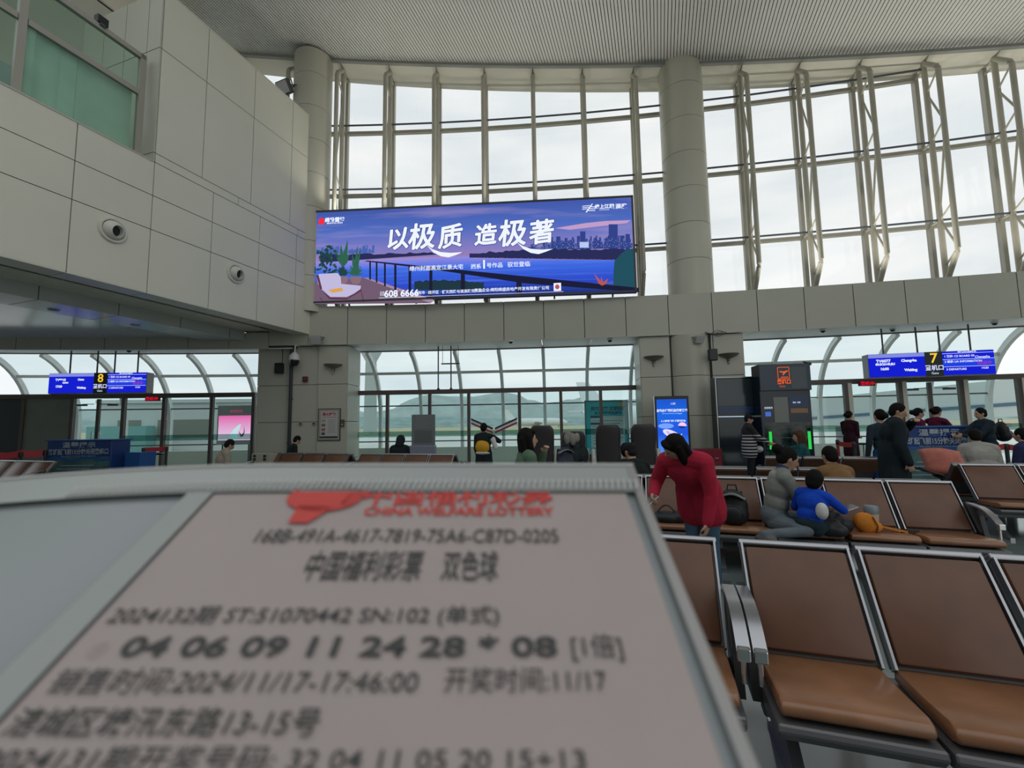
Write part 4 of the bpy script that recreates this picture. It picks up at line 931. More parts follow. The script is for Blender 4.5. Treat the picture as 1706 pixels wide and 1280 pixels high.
# grey notice stand
p = atY(705, 700, 12.6)
t = thing('notice_stand', 'tall grey notice stand with printed panel before the middle doors', 'notice stand', (p.x, 12.6, 0), 0)
GS = mat('stand_grey', (.17, .19, .20), .5); GS2 = mat('stand_lilac', (.23, .25, .33), .5)
mb = MB(); mb.box((0, .05, 1.35), (.66, .06, .88)); mb.build('panel', GS, t, bevel=.01, seg=1); mb = MB(); mb.box((-.04, .05, .46), (.76, .35, .92)); mb.build('lectern', GS2, t, bevel=.02, seg=1)
facequad(t, 'notice_sheet', -.24, .24, 1.0, 1.34, mat('notice_sheet', (.12, .14, .15), .5), .014)
for k in range(7): facequad(t, 'text_line', -.22, .22 - .05 * (k % 3), 1.72 - .05 * k, 1.727 - .05 * k, mat('notice_ink', (.35, .37, .38), .5), .012)
facequad(t, 'blue_label', -.28, .06, .55, .70, mat('stand_blue', (.01, .03, .12), .4), -.13)
# teal standee behind the partition
p = atY(1010, 680, 15.8)
t = thing('standee_board', 'teal information standee standing behind the glass doors', 'standee', (p.x, 15.8, 0), -.06)
TEAL = mat('standee_teal', (.07, .66, .74), .5); TINK = mat('standee_ink', (.02, .12, .22), .5); TPALE = mat('standee_pale', (.66, .88, .87), .5)
mb = MB(); mb.box((0, .03, 1.15), (1.46, .05, 2.2)); mb.build('board', TEAL, t); mb = MB(); mb.box((-.06, .3, .02), (1.2, .6, .04)); mb.build('foot', BLK, t)
fr = MB()
for c, d in (((0, 0, 2.26), (1.5, .06, .05)), ((-.74, 0, 1.15), (.05, .06, 2.25)), ((.74, 0, 1.15), (.05, .06, 2.25))): fr.box(c, d)
fr.build('frame', mat('standee_frame', (.10, .26, .27), .5), t)
facequad(t, 'text_panel', -.56, .62, .62, 1.72, TPALE, -.002)
text('民航旅客 文明出行', .15, TINK, t, (.08, -.006, 1.98), bold=.004); text('安全便捷乘机提示', .12, TINK, t, (.06, -.006, 1.82), bold=.003)
for k in range(9): facequad(t, 'text_line', -.50, .55 - .08 * (k % 3), 1.55 - .1 * k, 1.565 - .1 * k, TINK, -.008)
for z in (1.66, 1.42): facequad(t, 'heading_chip', -.56, -.24, z, z + .08, TINK, -.010)
mb = MB(); mb.add([(.5 + .09 * cos(a * pi / 6), -.006, 2.13 + .07 * sin(a * pi / 6)) for a in range(12)], [tuple(range(12))]); mb.build('yellow_emblem', mat('standee_yellow', (.6, .5, .1), .5), t)
# pink lightbox in the left corridor
p = atY(393, 700, 17.2)
t = thing('pink_lightbox', 'pink advertising lightbox with a white shape, seen through the left glazing', 'lightbox', (p.x, 17.2, 0), .02)
mb = MB(); mb.box((0, .06, 1.62), (1.42, .1, 1.5)); mb.build('box', mat('lightbox_rim', (.45, .5, .48), .4), t)
mb = MB(); mb.quad((-.66, .005, 1.04), (.66, .005, 1.04), (.66, .005, 1.98), (-.66, .005, 1.98)); mb.build('picture', gradmat('pink_print', [(0, S_(235, 200, 215)), (.45, S_(225, 165, 205)), (1, S_(225, 95, 165))]), t)
mb = MB(); mb.add([(x, 0, z) for x, z in ((-.22, 1.05), (-.2, 1.25), (-.08, 1.45), (.08, 1.6), (.2, 1.66), (.16, 1.48), (.08, 1.3), (.1, 1.05))], [tuple(range(8))]); mb.build('white_shape', emat('pink_white', S_(195, 215, 222)), t)
mb = MB(); mb.add([(x, -.002, z) for x, z in ((.12, 1.38), (.24, 1.24), (.32, 1.34), (.32, 1.6), (.36, 1.34), (.30, 1.18), (.2, 1.16))], [tuple(range(7))]); mb.build('dark_shape', emat('pink_dark', S_(60, 80, 90)), t)
text('绵阳机场', .12, emat('pink_ink', S_(160, 50, 90)), t, (0, .0, 2.14)); 
for x in (-.5, .5): mb = MB(); mb.tube([(x, .06, 0), (x, .06, .9)], .03, 8); mb.build('leg', STEEL_D, t)
# ---------------------------------------------------------------- wall fittings
def arcobj(name, lab, cat, X, d, z, group=None): return thing(name, lab, cat, ARC(X, d, z), arcAng(X), group)
SCN = mat('sconce_metal', (.20, .20, .16), .4, .3)
for X, d, lab in ((-5.75, -1.04, 'half-bowl wall sconce above the framed notice'), (4.50, -1.04, 'half-bowl wall sconce on the left face of the right pillar'), (6.68, -1.04, 'half-bowl wall sconce above the dark display cabinet')):
    t = arcobj('wall_sconce', lab, 'sconce', X, d, 3.36, 'half-bowl wall sconces')
    mb = MB(); mb.lathe([(.30, .13), (.305, .115), (.24, .06), (.12, .01), (.05, -.02)], n=20, a0=pi, a1=2 * pi); mb.build('bowl', SCN, t, smooth=True)
    mb = MB(); mb.box((0, -.005, .02), (.10, .02, .22)); mb.build('back_plate', SCN, t); mb = MB(); mb.tube([(0, -.04, -.02), (0, -.05, -.10)], .03, 8); mb.build('finial_stem', SCN, t); mb = MB(); mb.lathe([(0, -.19), (.03, -.16), (.035, -.13), (.02, -.10)], (0, -.05, 0), 12); mb.build('finial', mat('sconce_glass', (.45, .38, .33), .2), t, smooth=True)
for X, d, lab, zz in ((-7.62, -.76, 'black box loudspeaker on the left corner pillar', 3.42), (6.12, -1.36, 'dark box loudspeaker between the sconces of the right pillar', 3.42)):
    t = arcobj('wall_speaker', lab, 'loudspeaker', X, d, zz, 'box loudspeakers')
    mb = MB(); mb.box((0, -.08, 0), (.24, .18, .34)); mb.build('cabinet', mat('speaker_black', (.015, .02, .03), .5), t, bevel=.015, seg=1); mb = MB(); mb.box((0, -.175, 0), (.20, .01, .30)); mb.build('grille', BLK, t); mb = MB(); mb.box((0, .03, .0), (.06, .10, .08)); mb.build('bracket', BLK, t)
    mb = MB(); mb.tube([(.05, .0, .16), (.05, .0, .68)], .012, 6); mb.build('cable', BLK, t)
t = arcobj('conduit_pipe', 'black vertical conduit pipe running down the corner pillar', 'pipe', -7.16, -.98, 0); mb = MB(); mb.tube([(0, 0, .0), (0, 0, 4.4)], .055, 10); mb.build('pipe', PIPE, t, smooth=True)
for z in (1.0, 2.4, 3.8): mb = MB(); mb.box((0, .02, z), (.16, .04, .03)); mb.build('clamp', PIPE, t)
t = arcobj('dome_camera', 'white dome security camera with dark globe on the corner pillar', 'camera', -6.95, -1.22, 3.62)
mb = MB(); mb.lathe([(.0, .26), (.06, .25), (.15, .14), (.165, .02), (.16, .0)], n=24); mb.build('hood', mat('camera_white', (.70, .71, .72), .35), t, smooth=True); mb = MB(); mb.lathe([(.15, .0), (.145, -.08), (.10, -.17), (0, -.20)], n=24); mb.build('globe', mat('smoked_globe', (.012, .014, .014), .08), t, smooth=True)
mb = MB(); mb.tube([(0, 0, .25), (.02, .02, .48), (.02, .26, .50)], .03, 8); mb.build('arm', mat('camera_white', (.7, .71, .72)), t, smooth=True)
t = arcobj('alarm_box', 'small dark red alarm box below the dome camera', 'alarm', -6.68, -.98, 2.95); mb = MB(); mb.box((0, -.03, .08), (.16, .07, .17)); mb.build('body', mat('alarm_red', (.13, .02, .02), .5), t, bevel=.01, seg=1); mb = MB(); mb.lathe([(0, .02), (.03, .02), (.03, 0)], (0, -.065, .08), 12, R=Matrix.Rotation(pi / 2, 3, 'X')); mb.build('button', mat('alarm_button', (.3, .05, .04), .4), t)
for X, d, lab in ((-6.80, -.97, 'left one of two small wall sockets on the corner pillar'), (-6.37, -.97, 'right one of two small wall sockets, next to the framed notice')):
    t = arcobj('wall_socket', lab, 'socket', X, d, 1.54, 'wall sockets'); mb = MB(); mb.box((0, -.012, .05), (.13, .025, .10)); mb.build('plate', mat('socket_plate', (.45, .43, .36), .4), t, bevel=.004, seg=1); mb = MB(); mb.box((0, -.028, .055), (.07, .01, .05)); mb.build('insert', BLK, t)
t = arcobj('wall_switch', 'small dark switch box right of the framed notice', 'switch', -5.40, -1.05, 1.50); mb = MB(); mb.box((0, -.03, .10), (.10, .06, .22)); mb.build('body', mat('switch_dark', (.10, .09, .06), .5), t, bevel=.006, seg=1); mb = MB(); mb.box((0, -.065, .05), (.05, .015, .05)); mb.build('key', mat('socket_plate', (.45, .43, .36)), t)
t = arcobj('framed_notice', 'framed white notice with red heading on the corner pillar', 'notice', -5.84, -1.045, 1.56)
mb = MB(); mb.box((0, -.01, 0), (.72, .025, 1.02)); mb.build('frame', mat('notice_frame', (.06, .055, .045), .4), t); facequad(t, 'mat_board', -.335, .335, -.485, .485, mat('notice_mat', (.36, .35, .32), .5), -.024); facequad(t, 'sheet', -.27, .27, -.40, .42, mat('notice_paper', (.56, .55, .52), .6), -.026)
text('消火栓箱', .115, mat('notice_red', (.42, .03, .03), .5), t, (0, -.03, .32), bold=.004, sx=.98)
facequad(t, 'black_bar', -.30, .28, -.425, -.375, BLK, -.03); facequad(t, 'red_rule', -.24, .24, .225, .235, mat('notice_red', (.42, .03, .03)), -.03)
for k in range(9): facequad(t, 'text_line', -.04, .22 - .03 * (k % 2), .14 - .05 * k, .152 - .05 * k, mat('notice_text', (.25, .25, .24), .6), -.03)
for k, (z, cl) in enumerate(((.12, (.35, .36, .33)), (-.02, (.18, .17, .15)), (-.16, (.35, .15, .12)), (-.29, (.10, .10, .16)))): facequad(t, 'pictogram', -.24, -.12, z - .045, z + .045, mat('notice_pic_%d' % k, cl, .6), -.03)
# floodlights
def flood(name, lab, loc, rz, k=1., m=None):
    t = thing(name, lab, 'floodlight', loc, rz, 'floodlights'); m = m or mat('flood_grey', (.30, .30, .28), .4)
    RX = Matrix.Rotation(radians(35), 3, 'X')
    mb = MB(); mb.box((0, 0, 0), (.36 * k, .12 * k, .28 * k), RX); mb.build('housing', m, t, bevel=.02 * k, seg=1); mb = MB(); mb.box(RX @ Vector((0, -.065 * k, 0)), (.31 * k, .01, .23 * k), RX); mb.build('lens', mat('flood_lens', (.55, .57, .56), .15), t)
    mb = MB(); mb.tube([(-.2 * k, 0, 0), (-.2 * k, .16 * k, .12 * k), (.2 * k, .16 * k, .12 * k), (.2 * k, 0, 0)], .015 * k, 6); mb.build('yoke', STEEL_D, t); return t
flood('floodlight', 'pale floodlight at the beam end above the dome camera', ARC(-6.2, -1.36, 4.24), .1, 1.0); flood('floodlight', 'pale floodlight over the round part of the right pillar', ARC(5.78, -1.40, 3.90), .1, .8)
flood('floodlight', 'dark floodlight hanging beside the left round column near the roof', atY(474, 146, 13.9), -.4, 1.5, mat('flood_dark', (.09, .09, .09), .4))
t = thing('cable_bundle', 'tangle of thin dark cables above the right pillar loudspeaker', 'cables', ARC(6.3, -1.2, 4.05), arcAng(6.3)); random.seed(2)
for k in range(4): mb = MB(); mb.tube([(-.3 + .6 * i / 6, -.02 - .03 * random.random(), .05 * sin(i * 1.3 + k) + .03 * k) for i in range(7)], .007, 5); mb.build('cable', BLK, t)
t = thing('rail_speaker', 'small dark box on the top rail of the office glazing', 'speaker', UV(U0 - .3, 5.58, 10.06), -A); mb = MB(); mb.box((0, 0, .09), (.14, .20, .18)); mb.build('box', BLK, t, bevel=.01, seg=1); mb = MB(); mb.box((0, 0, -.02), (.16, .10, .05)); mb.build('clamp', STEEL_D, t)
# small dome cameras below the soffit
for k, (x, y, lab) in enumerate(((851, 571, 'small dome camera under the soffit above the boy'), (1016, 566, 'small dome camera under the soffit left of the right pillar'), (1371, 550, 'small dome camera under the soffit above the tallest kiosk'), (1487, 546, 'small dome camera under the soffit at the gate seven sign left'), (1657, 539, 'small dome camera under the soffit at the right edge'), (215, 585, 'small dome camera under the soffit above the gate eight sign'))):
    q = atY(x, y, 13.9 if x < 1300 else 12.9 if x < 1550 else 12.2); q.z = 4.12 if x > 400 else 4.02
    t = thing('ceiling_camera', lab, 'camera', q, 0, 'ceiling dome cameras'); mb = MB(); mb.lathe([(.085, 0), (.085, -.04), (.07, -.05)], n=16); mb.build('collar', mat('camera_white', (.7, .71, .72)), t, smooth=True); mb = MB(); mb.lathe([(.068, -.045), (.055, -.085), (0, -.11)], n=16); mb.build('globe', mat('smoked_globe', (.012, .014, .014)), t, smooth=True)
# round ceiling loudspeakers under the left bulkhead
for k, (v, lab) in enumerate(((6.3, 'round ceiling speaker in the left bulkhead, nearest'), (8.0, 'round ceiling speaker in the left bulkhead, middle'))):
    t = thing('ceiling_speaker', lab, 'speaker', UV(UB - .7, v, 4.29), 0, 'ceiling speakers'); mb = MB(); mb.lathe([(.11, 0), (.11, -.015), (.095, -.02)], n=20); mb.build('rim', ALF, t, smooth=True); mb = MB(); mb.lathe([(.095, -.018), (0, -.022)], n=20); mb.build('grille', SHL, t)
# hanging rods with a small bar before the middle glazing
t = thing('hanging_bar', 'thin hanging bar on wires in front of the middle glazing', 'hanging bar', ARC(-2.05, -.3, 3.55), arcAng(-2)); mb = MB(); mb.box((0, 0, 0), (.62, .05, .04)); mb.build('bar', STEEL_D, t)
for s_ in (-1, 1): mb = MB(); mb.tube([(s_ * .27, 0, 0), (s_ * .27, 0, .62)], .008, 6); mb.build('wire', STEEL_D, t)
for k, X in enumerate((-2.52, -2.08)):
    t = thing('ceiling_rod', ('left' if k == 0 else 'right') + ' one of two dark rods dropping to the middle door rail', 'rod', ARC(X, -.05, 2.70), 0, 'door rail rods'); mb = MB(); mb.tube([(0, 0, 0), (0, 0, 1.5)], .022, 8); mb.build('rod', STEEL_D, t); mb = MB(); mb.lathe([(.05, 0), (.05, .03), (.02, .06)], n=12); mb.build('foot', STEEL_D, t)
# charging station box left
t = thing('charging_station', 'pale charging station box with dark sockets beside the left benches', 'charging station', (atY(436, 755, 11.2).x, 11.2, 0), -.3)
mb = MB(); mb.box((0, .1, .42), (.60, .24, .84)); mb.build('body', mat('station_pale', (.36, .36, .28), .5), t, bevel=.01, seg=1)
for x in (-.2, .12):
    for z in (.78, .70): mb = MB(); mb.box((x, -.025, z), (.08, .01, .06)); mb.build('socket', BLK, t)

# ================================================================== OUTSIDE
WHP = mat('aircraft_white', (.78, .80, .80), .35)
def aircraft(label, loc, rz, k=1.):
    t = thing('aircraft', label, 'aircraft', loc, rz, 'parked aircraft')
    mb = MB(); pr = [(-16, .2, 3.9), (-14, .9, 3.7), (-10, 1.6, 3.4), (-4, 1.95, 3.2), (10, 1.95, 3.2), (14, 1.6, 3.1), (16, .9, 2.9), (17, .15, 2.8)]; n = 16; vs = []
    for x, r_, z in pr: vs += [(x, r_ * cos(2 * pi * i / n), z + r_ * sin(2 * pi * i / n)) for i in range(n)]
    mb.add(vs, [(j * n + i, j * n + (i + 1) % n, (j + 1) * n + (i + 1) % n, (j + 1) * n + i) for j in range(len(pr) - 1) for i in range(n)]); mb.build('fuselage', WHP, t, smooth=True)
    mb = MB(); mb.prism([Vector((x, 0, z)) for x, z in ((-15.5, 4.2), (-17, 9.6), (-14.6, 9.6), (-10.5, 4.8))], (0, -.15, 0), (0, .15, 0)); mb.build('tail_fin', WHP, t)
    for s_ in (-1, 1):
        mb = MB(); mb.prism([Vector((x, s_ * y, 2.2 + y * .06)) for x, y in ((4, 1.5), (-1.5, 1.5), (-5, 16), (-3.2, 16))], (0, 0, 0), (0, 0, .25)); mb.build('wing', WHP, t); mb = MB(); mb.prism([Vector((x, s_ * y, 4.2)) for x, y in ((-12, .5), (-15, .5), (-16.5, 6), (-15, 6))], (0, 0, 0), (0, 0, .15)); mb.build('tailplane', WHP, t)
        mb = MB(); mb.lathe([(.7, -1.6), (.95, -.6), (.9, 1.2), (.5, 1.6)], (2.0, s_ * 5.2, 1.6), 14, R=Matrix.Rotation(pi / 2, 3, 'Y')); mb.build('engine', WHP, t, smooth=True)
    for x, y in ((12, 0), (0, 2.6), (0, -2.6)): mb = MB(); mb.tube([(x, y, 1.8), (x, y, .4)], .12, 6); mb.lathe([(.45, -.2), (.45, .2)], (x, y, .45), 12, R=Matrix.Rotation(pi / 2, 3, 'X')); mb.build('landing_gear', BLK, t)
    return t
q = atY(1130, 700, 88); aircraft('white parked aircraft whose tail shows right of the teal standee', (q.x - 4, 88, -.25), .25)
q = atY(878, 700, 190); aircraft('distant white aircraft tail above the person in green', (q.x + 6, 230, -.25), .2)
# terminal side building seen left, jet bridge wall right
BW1 = mat('annex_white', (.70, .72, .70), .6); BW2 = mat('annex_window', (.26, .27, .23), .4); BW3 = mat('annex_teal', (.22, .50, .47), .3)
t = thing('annex_building', 'low white annex building with brown window blinds outside the left glazing', 'building', (atY(320, 700, 34).x, 34, -.25), .1)
mb = MB(); mb.box((0, 3, 1.9), (13, 6, 3.8)); mb.build('walls', BW1, t)
for x in (-4.4, -1.6, .3, 3.4): mb = MB(); mb.box((x, -.02, 1.95), (1.6 if x != .3 else 2.2, .06, 1.1)); mb.build('window', BW2, t); mb = MB(); mb.box((x, -.05, 1.3), (1.6 if x != .3 else 2.2, .06, .22)); mb.build('window_sill', BW2, t)
mb = MB(); mb.box((-4.5, -.6, 1.1), (4, 1.0, 1.9)); mb.build('glass_porch', BW3, t); text('MIANYANG AIRPORT', .34, BW2, t, (0, -.06, 3.3), bold=.01) if False else None
mb = MB(); mb.box((0, 3, 3.9), (13.4, 6.4, .25)); mb.build('roof_slab', BW1, t)
t = thing('jet_bridge', 'pale sloping jet bridge seen through the right glazing', 'jet bridge', (atY(1640, 720, 24).x, 24, -.25), -.35)
mb = MB(); mb.prism([Vector((x, 0, z)) for x, z in ((-9, 1.2), (9, 2.2), (9, 4.4), (-9, 2.9))], (0, 0, 0), (0, 2.4, 0)); mb.build('tunnel', mat('bridge_pale', (.62, .66, .65), .5), t)
mb = MB(); mb.prism([Vector((x, 0, z)) for x, z in ((-9, 1.7), (9, 2.8), (9, 3.0), (-9, 1.85))], (0, -.05, 0), (0, 0, 0)); mb.build('stripe', mat('bridge_blue', (.08, .16, .24), .5), t)
for x in (-6, 5): mb = MB(); mb.box((x, 1.2, .8), (.5, .8, 1.6)); mb.build('support', mat('bridge_grey', (.3, .32, .33), .5), t)
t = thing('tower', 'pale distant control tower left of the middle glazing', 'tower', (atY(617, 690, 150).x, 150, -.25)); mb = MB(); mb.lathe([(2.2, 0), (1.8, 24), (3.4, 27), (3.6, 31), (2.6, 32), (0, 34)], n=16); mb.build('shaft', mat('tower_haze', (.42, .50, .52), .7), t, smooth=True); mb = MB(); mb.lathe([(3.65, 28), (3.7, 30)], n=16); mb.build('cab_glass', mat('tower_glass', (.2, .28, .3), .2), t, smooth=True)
# ================================================================== PEOPLE
SKIN = (.50, .30, .21)
def capsule(mb, p0, r0, p1, r1, n=12):
    p0, p1 = Vector(p0), Vector(p1); ax = p1 - p0; L = ax.length; ax = ax.normalized() if L > 1e-6 else Vector((0, 0, 1))
    pts = []; rs = []
    for a in (-1.45, -1.0, -.5): pts.append(p0 + ax * (r0 * sin(a))); rs.append(r0 * cos(a))
    for f_ in (0, .5, 1): pts.append(p0.lerp(p1, f_)); rs.append(r0 + (r1 - r0) * f_)
    for a in (.5, 1.0, 1.45): pts.append(p1 + ax * (r1 * sin(a))); rs.append(r1 * cos(a))
    a_ = ax.cross(Vector((0, 0, 1)) if abs(ax.z) < .9 else Vector((1, 0, 0))).normalized(); b_ = ax.cross(a_)
    vs = [p + a_ * (r_ * cos(2 * pi * k / n)) + b_ * (r_ * sin(2 * pi * k / n)) for p, r_ in zip(pts, rs) for k in range(n)]
    fs = [(i * n + k, i * n + (k + 1) % n, (i + 1) * n + (k + 1) % n, (i + 1) * n + k) for i in range(len(pts) - 1) for k in range(n)] + [tuple(range(n))[::-1], tuple(range((len(pts) - 1) * n, len(pts) * n))]
    mb.add(vs, fs)
def ellipsoid(mb, c, r, R=None, n=14):
    vs = []; m = 9
    for j in range(m + 1):
        a = -pi / 2 * .97 + pi * .97 * j / m
        for k in range(n):
            p = Vector((r[0] * cos(a) * cos(2 * pi * k / n), r[1] * cos(a) * sin(2 * pi * k / n), r[2] * sin(a))); vs.append((R @ p if R else p) + Vector(c))
    fs = [(i * n + k, i * n + (k + 1) % n, (i + 1) * n + (k + 1) % n, (i + 1) * n + k) for i in range(m) for k in range(n)] + [tuple(range(n))[::-1], tuple(range(m * n, m * n + n))]
    mb.add(vs, fs)
def blob(name, prims, mats, parent, vox, sm=5):
    """one continuous surface grown over the primitives; each face takes the material of the primitive nearest to it"""
    mb = MB()
    for p in prims:
        if p[0] == 'c': capsule(mb, p[1], p[2], p[3], p[4])
        else: ellipsoid(mb, p[1], p[2], p[3])
    me = bpy.data.meshes.new('tmp'); me.from_pydata(mb.v, [], mb.f); bm = bmesh.new(); bm.from_mesh(me); bmesh.ops.recalc_face_normals(bm, faces=bm.faces); bm.to_mesh(me); bm.free()
    o = bpy.data.objects.new('tmp', me)
    rm = o.modifiers.new('r', 'REMESH'); rm.mode = 'VOXEL'; rm.voxel_size = vox; rm.use_smooth_shade = True
    s = o.modifiers.new('s', 'SMOOTH'); s.iterations = sm; s.factor = .5
    m2 = evalmesh(o); bpy.data.meshes.remove(me)
    m2.name = name
    nf = len(m2.polygons); c = np.empty(nf * 3); m2.polygons.foreach_get('center', c); c = c.reshape(-1, 3)
    best = np.full(nf, 1e9); idx = np.zeros(nf, dtype=np.int32); names = []
    for p in prims:
        tagn = p[-1]
        if tagn not in names: names.append(tagn)
        if p[0] == 'c':
            a, b = np.array(p[1]), np.array(p[3]); ab = b - a; tt = np.clip(((c - a) @ ab) / max(ab @ ab, 1e-9), 0, 1)
            d = np.linalg.norm(c - (a + tt[:, None] * ab), axis=1) - (p[2] + (p[4] - p[2]) * tt)
        else:
            q = c - np.array(p[1])
            if p[3] is not None: q = q @ np.array(p[3])
            k = np.linalg.norm(q / np.array(p[2]), axis=1); d = (k - 1) * min(p[2])
        w = d < best; best[w] = d[w]; idx[w] = names.index(tagn)
    m2.materials.clear()
    for n_ in names: m2.materials.append(mats[n_])
    m2.polygons.foreach_set('material_index', idx); m2.polygons.foreach_set('use_smooth', np.ones(nf, dtype=bool)); m2.update()
    return link(name, m2, parent)
def ik(a, h, l1, l2, hint):
    a, h = Vector(a), Vector(h); d = h - a; L = min(d.length, (l1 + l2) * .985); d = d.normalized(); h = a + d * L
    x = (l1 * l1 - l2 * l2 + L * L) / (2 * L); y = sqrt(max(l1 * l1 - x * x, 0)); hn = Vector(hint); hn = (hn - d * hn.dot(d)).normalized()
    return a + d * x + hn * y, h
def cloth(name, col, rough=.85): return mat('cloth_' + name, col, rough, noise=.15, nscale=9, bump=.25, spec=.2)
HAIRM = mat('black_hair', (.008, .007, .0065), .75, spec=.15, noise=.3, nscale=40); HAIRB = mat('brown_hair', (.075, .04, .022), .7, spec=.2, noise=.3, nscale=40)
SKINM = mat('skin', SKIN, .5, noise=.05, nscale=20); LIP = mat('lip', (.40, .14, .12), .5); EYE = mat('eye_dark', (.015, .012, .012), .25)
def hand(pr, wrist, fdir, pdir, k, tagn='skin', curl=.5):
    """palm, four unequal bent fingers and a thumb leaving the side of the palm; fdir: along fingers, pdir: palm normal"""
    fdir = Vector(fdir).normalized(); pdir = Vector(pdir); pdir = (pdir - fdir * pdir.dot(fdir)).normalized(); sd = fdir.cross(pdir)
    R = Matrix((sd, pdir, fdir)).transposed(); pc = Vector(wrist) + fdir * .05 * k
    pr.append(('e', tuple(pc), (.042 * k, .017 * k, .052 * k), R, tagn))
    for i, (o, l) in enumerate(((-.030, .062), (-.010, .074), (.011, .070), (.030, .054))):
        b = pc + fdir * .040 * k + sd * o * k; m_ = b + fdir * l * .5 * k * cos(curl * .6) + pdir * l * .5 * k * sin(curl * .6); e = m_ + fdir * l * .5 * k * cos(curl * 1.7) + pdir * l * .5 * k * sin(curl * 1.7)
        pr.append(('c', tuple(b), .0095 * k, tuple(m_), .009 * k, tagn)); pr.append(('c', tuple(m_), .009 * k, tuple(e), .0075 * k, tagn))
    b = pc - fdir * .015 * k - sd * .038 * k; m_ = b - sd * .022 * k + fdir * .028 * k + pdir * .012 * k; e = m_ + fdir * .026 * k + pdir * .014 * k
    pr.append(('c', tuple(b), .013 * k, tuple(m_), .0105 * k, tagn)); pr.append(('c', tuple(m_), .0105 * k, tuple(e), .009 * k, tagn))
def person(label, loc, face, H=1.66, pose='stand', lean=0., side=0., hyaw=0., hpitch=0., hroll=0., hands=None, top=(.1, .1, .1), bottom=(.02, .02, .025), shoe=(.015, .015, .015), hair='short', haircol=None, coat=0., bulk=1., vox=.011, name='person', extra=None, topmat=None, seat=.40, legs=None, collar=None, hintk=None, sleeves=True, curl=.5, tuck=0.):
    """local frame: faces -y, x to the person's left; face: z rotation"""
    k = H / 1.70; t = thing('person', label, 'person', loc, face, 'people in the hall')
    tm = topmat or cloth('top_%02d_%02d_%02d' % tuple(int(c * 99) for c in top), top); bm_ = cloth('bot_%02d_%02d_%02d' % tuple(int(c * 99) for c in bottom), bottom); sm_ = mat('shoe_%02d_%02d_%02d' % tuple(int(c * 99) for c in shoe), shoe, .5)
    M = {'top': tm, 'bottom': bm_, 'shoe': sm_, 'skin': SKINM, 'lip': LIP, 'eye': EYE}
    pr = []
    sit = pose == 'sit'
    hz = (seat + .10) if sit else .90 * k
    hip = Vector((0, 0, hz)); Rs = Matrix.Rotation(side, 3, 'Y') @ Matrix.Rotation(lean, 3, 'X'); up = Rs @ Vector((0, 0, 1)); fw = Rs @ Vector((0, -1, 0)); sd = Rs @ Vector((1, 0, 0))
    B = bulk * k
    ch = hip + up * .36 * k; nk = hip + up * .54 * k; sh = hip + up * .475 * k
    pr.append(('e', tuple(hip + up * .03 * k), (.165 * B, .125 * B, .13 * k), Rs, 'bottom' if not coat else 'top'))
    pr.append(('e', tuple(hip + up * .18 * k), (.150 * B, .112 * B, .17 * k), Rs, 'top')); pr.append(('e', tuple(ch), (.170 * B, .120 * B, .19 * k), Rs, 'top'))
    for s in (-1, 1):
        S = sh + sd * s * .165 * k; pr.append(('c', tuple(sh + up * .03 * k), .075 * B, tuple(S), .068 * B, 'top'))
    if coat:
        for a in (-1, 1): pr.append(('c', tuple(hip + up * .1 * k + sd * a * .05 * k), .125 * B, tuple(hip - Vector((0, 0, coat)) + sd * a * .07 * k), .125 * B, 'top'))
    if collar: M['collar'] = cloth('collar_%02d_%02d_%02d' % tuple(int(c * 99) for c in collar), collar); pr.append(('c', tuple(nk - up * .03 * k), .075 * k, tuple(nk + up * .03 * k), .066 * k, 'collar'))
    Rh = Rs @ Matrix.Rotation(hyaw, 3, 'Z') @ Matrix.Rotation(hroll, 3, 'Y') @ Matrix.Rotation(hpitch - lean * .6, 3, 'X')
    if not sit: pass
    hu = Rh @ Vector((0, 0, 1)); hf = Rh @ Vector((0, -1, 0)); hs = Rh @ Vector((1, 0, 0))
    hc = nk + up * .045 * k + hu * .105 * k + hf * .015 * k; hk = (.62 + .38 * k) if H < 1.5 else k
    pr.append(('c', tuple(nk - up * .05 * k), .058 * k, tuple(hc - hu * .05 * hk), .052 * k, 'skin'))
    pr.append(('e', tuple(hc), (.074 * hk, .092 * hk, .110 * hk), Rh, 'skin')); pr.append(('e', tuple(hc - hu * .065 * hk + hf * .03 * hk), (.052 * hk, .055 * hk, .05 * hk), Rh, 'skin'))
    pr.append(('c', tuple(hc + hf * .088 * hk + hu * .0), .011 * hk, tuple(hc + hf * .103 * hk - hu * .03 * hk), .015 * hk, 'skin'))
    for s in (-1, 1):
        pr.append(('e', tuple(hc + hs * s * .075 * hk - hu * .005 * hk + hf * -.005 * hk), (.012 * hk, .02 * hk, .03 * hk), Rh, 'skin')); pr.append(('e', tuple(hc + hs * s * .031 * hk + hf * .082 * hk + hu * .008 * hk), (.015 * hk, .010 * hk, .008 * hk), Rh, 'eye'))
    pr.append(('e', tuple(hc + hf * .088 * hk - hu * .058 * hk), (.024 * hk, .010 * hk, .008 * hk), Rh, 'lip'))
    hands = hands or {}; hintk = hintk or {}
    for s in (-1, 1):
        S = sh + sd * s * .185 * k
        tgt = hands.get(s)
        if tgt is None: tgt = S + Vector((s * .05, -.06, -.52 * k)) if not sit else Vector((s * .10, -.34 * k, hz + .08))
        hint = hintk.get(s, (s * .6, .8, -.3))
        el, wr = ik(S, Vector(tgt), .285 * k, .25 * k, hint)
        pr.append(('c', tuple(S), .060 * B, tuple(el), .050 * B, 'top')); pr.append(('c', tuple(el), .049 * B, tuple(wr), .038 * B, 'top' if sleeves else 'skin'))
        d = (wr - el).normalized(); pdir = Vector((-s, 0, 0)) if abs(d.x) < .7 else Vector((0, 0, -1))
        hand(pr, wr, d, pdir, k, curl=curl)
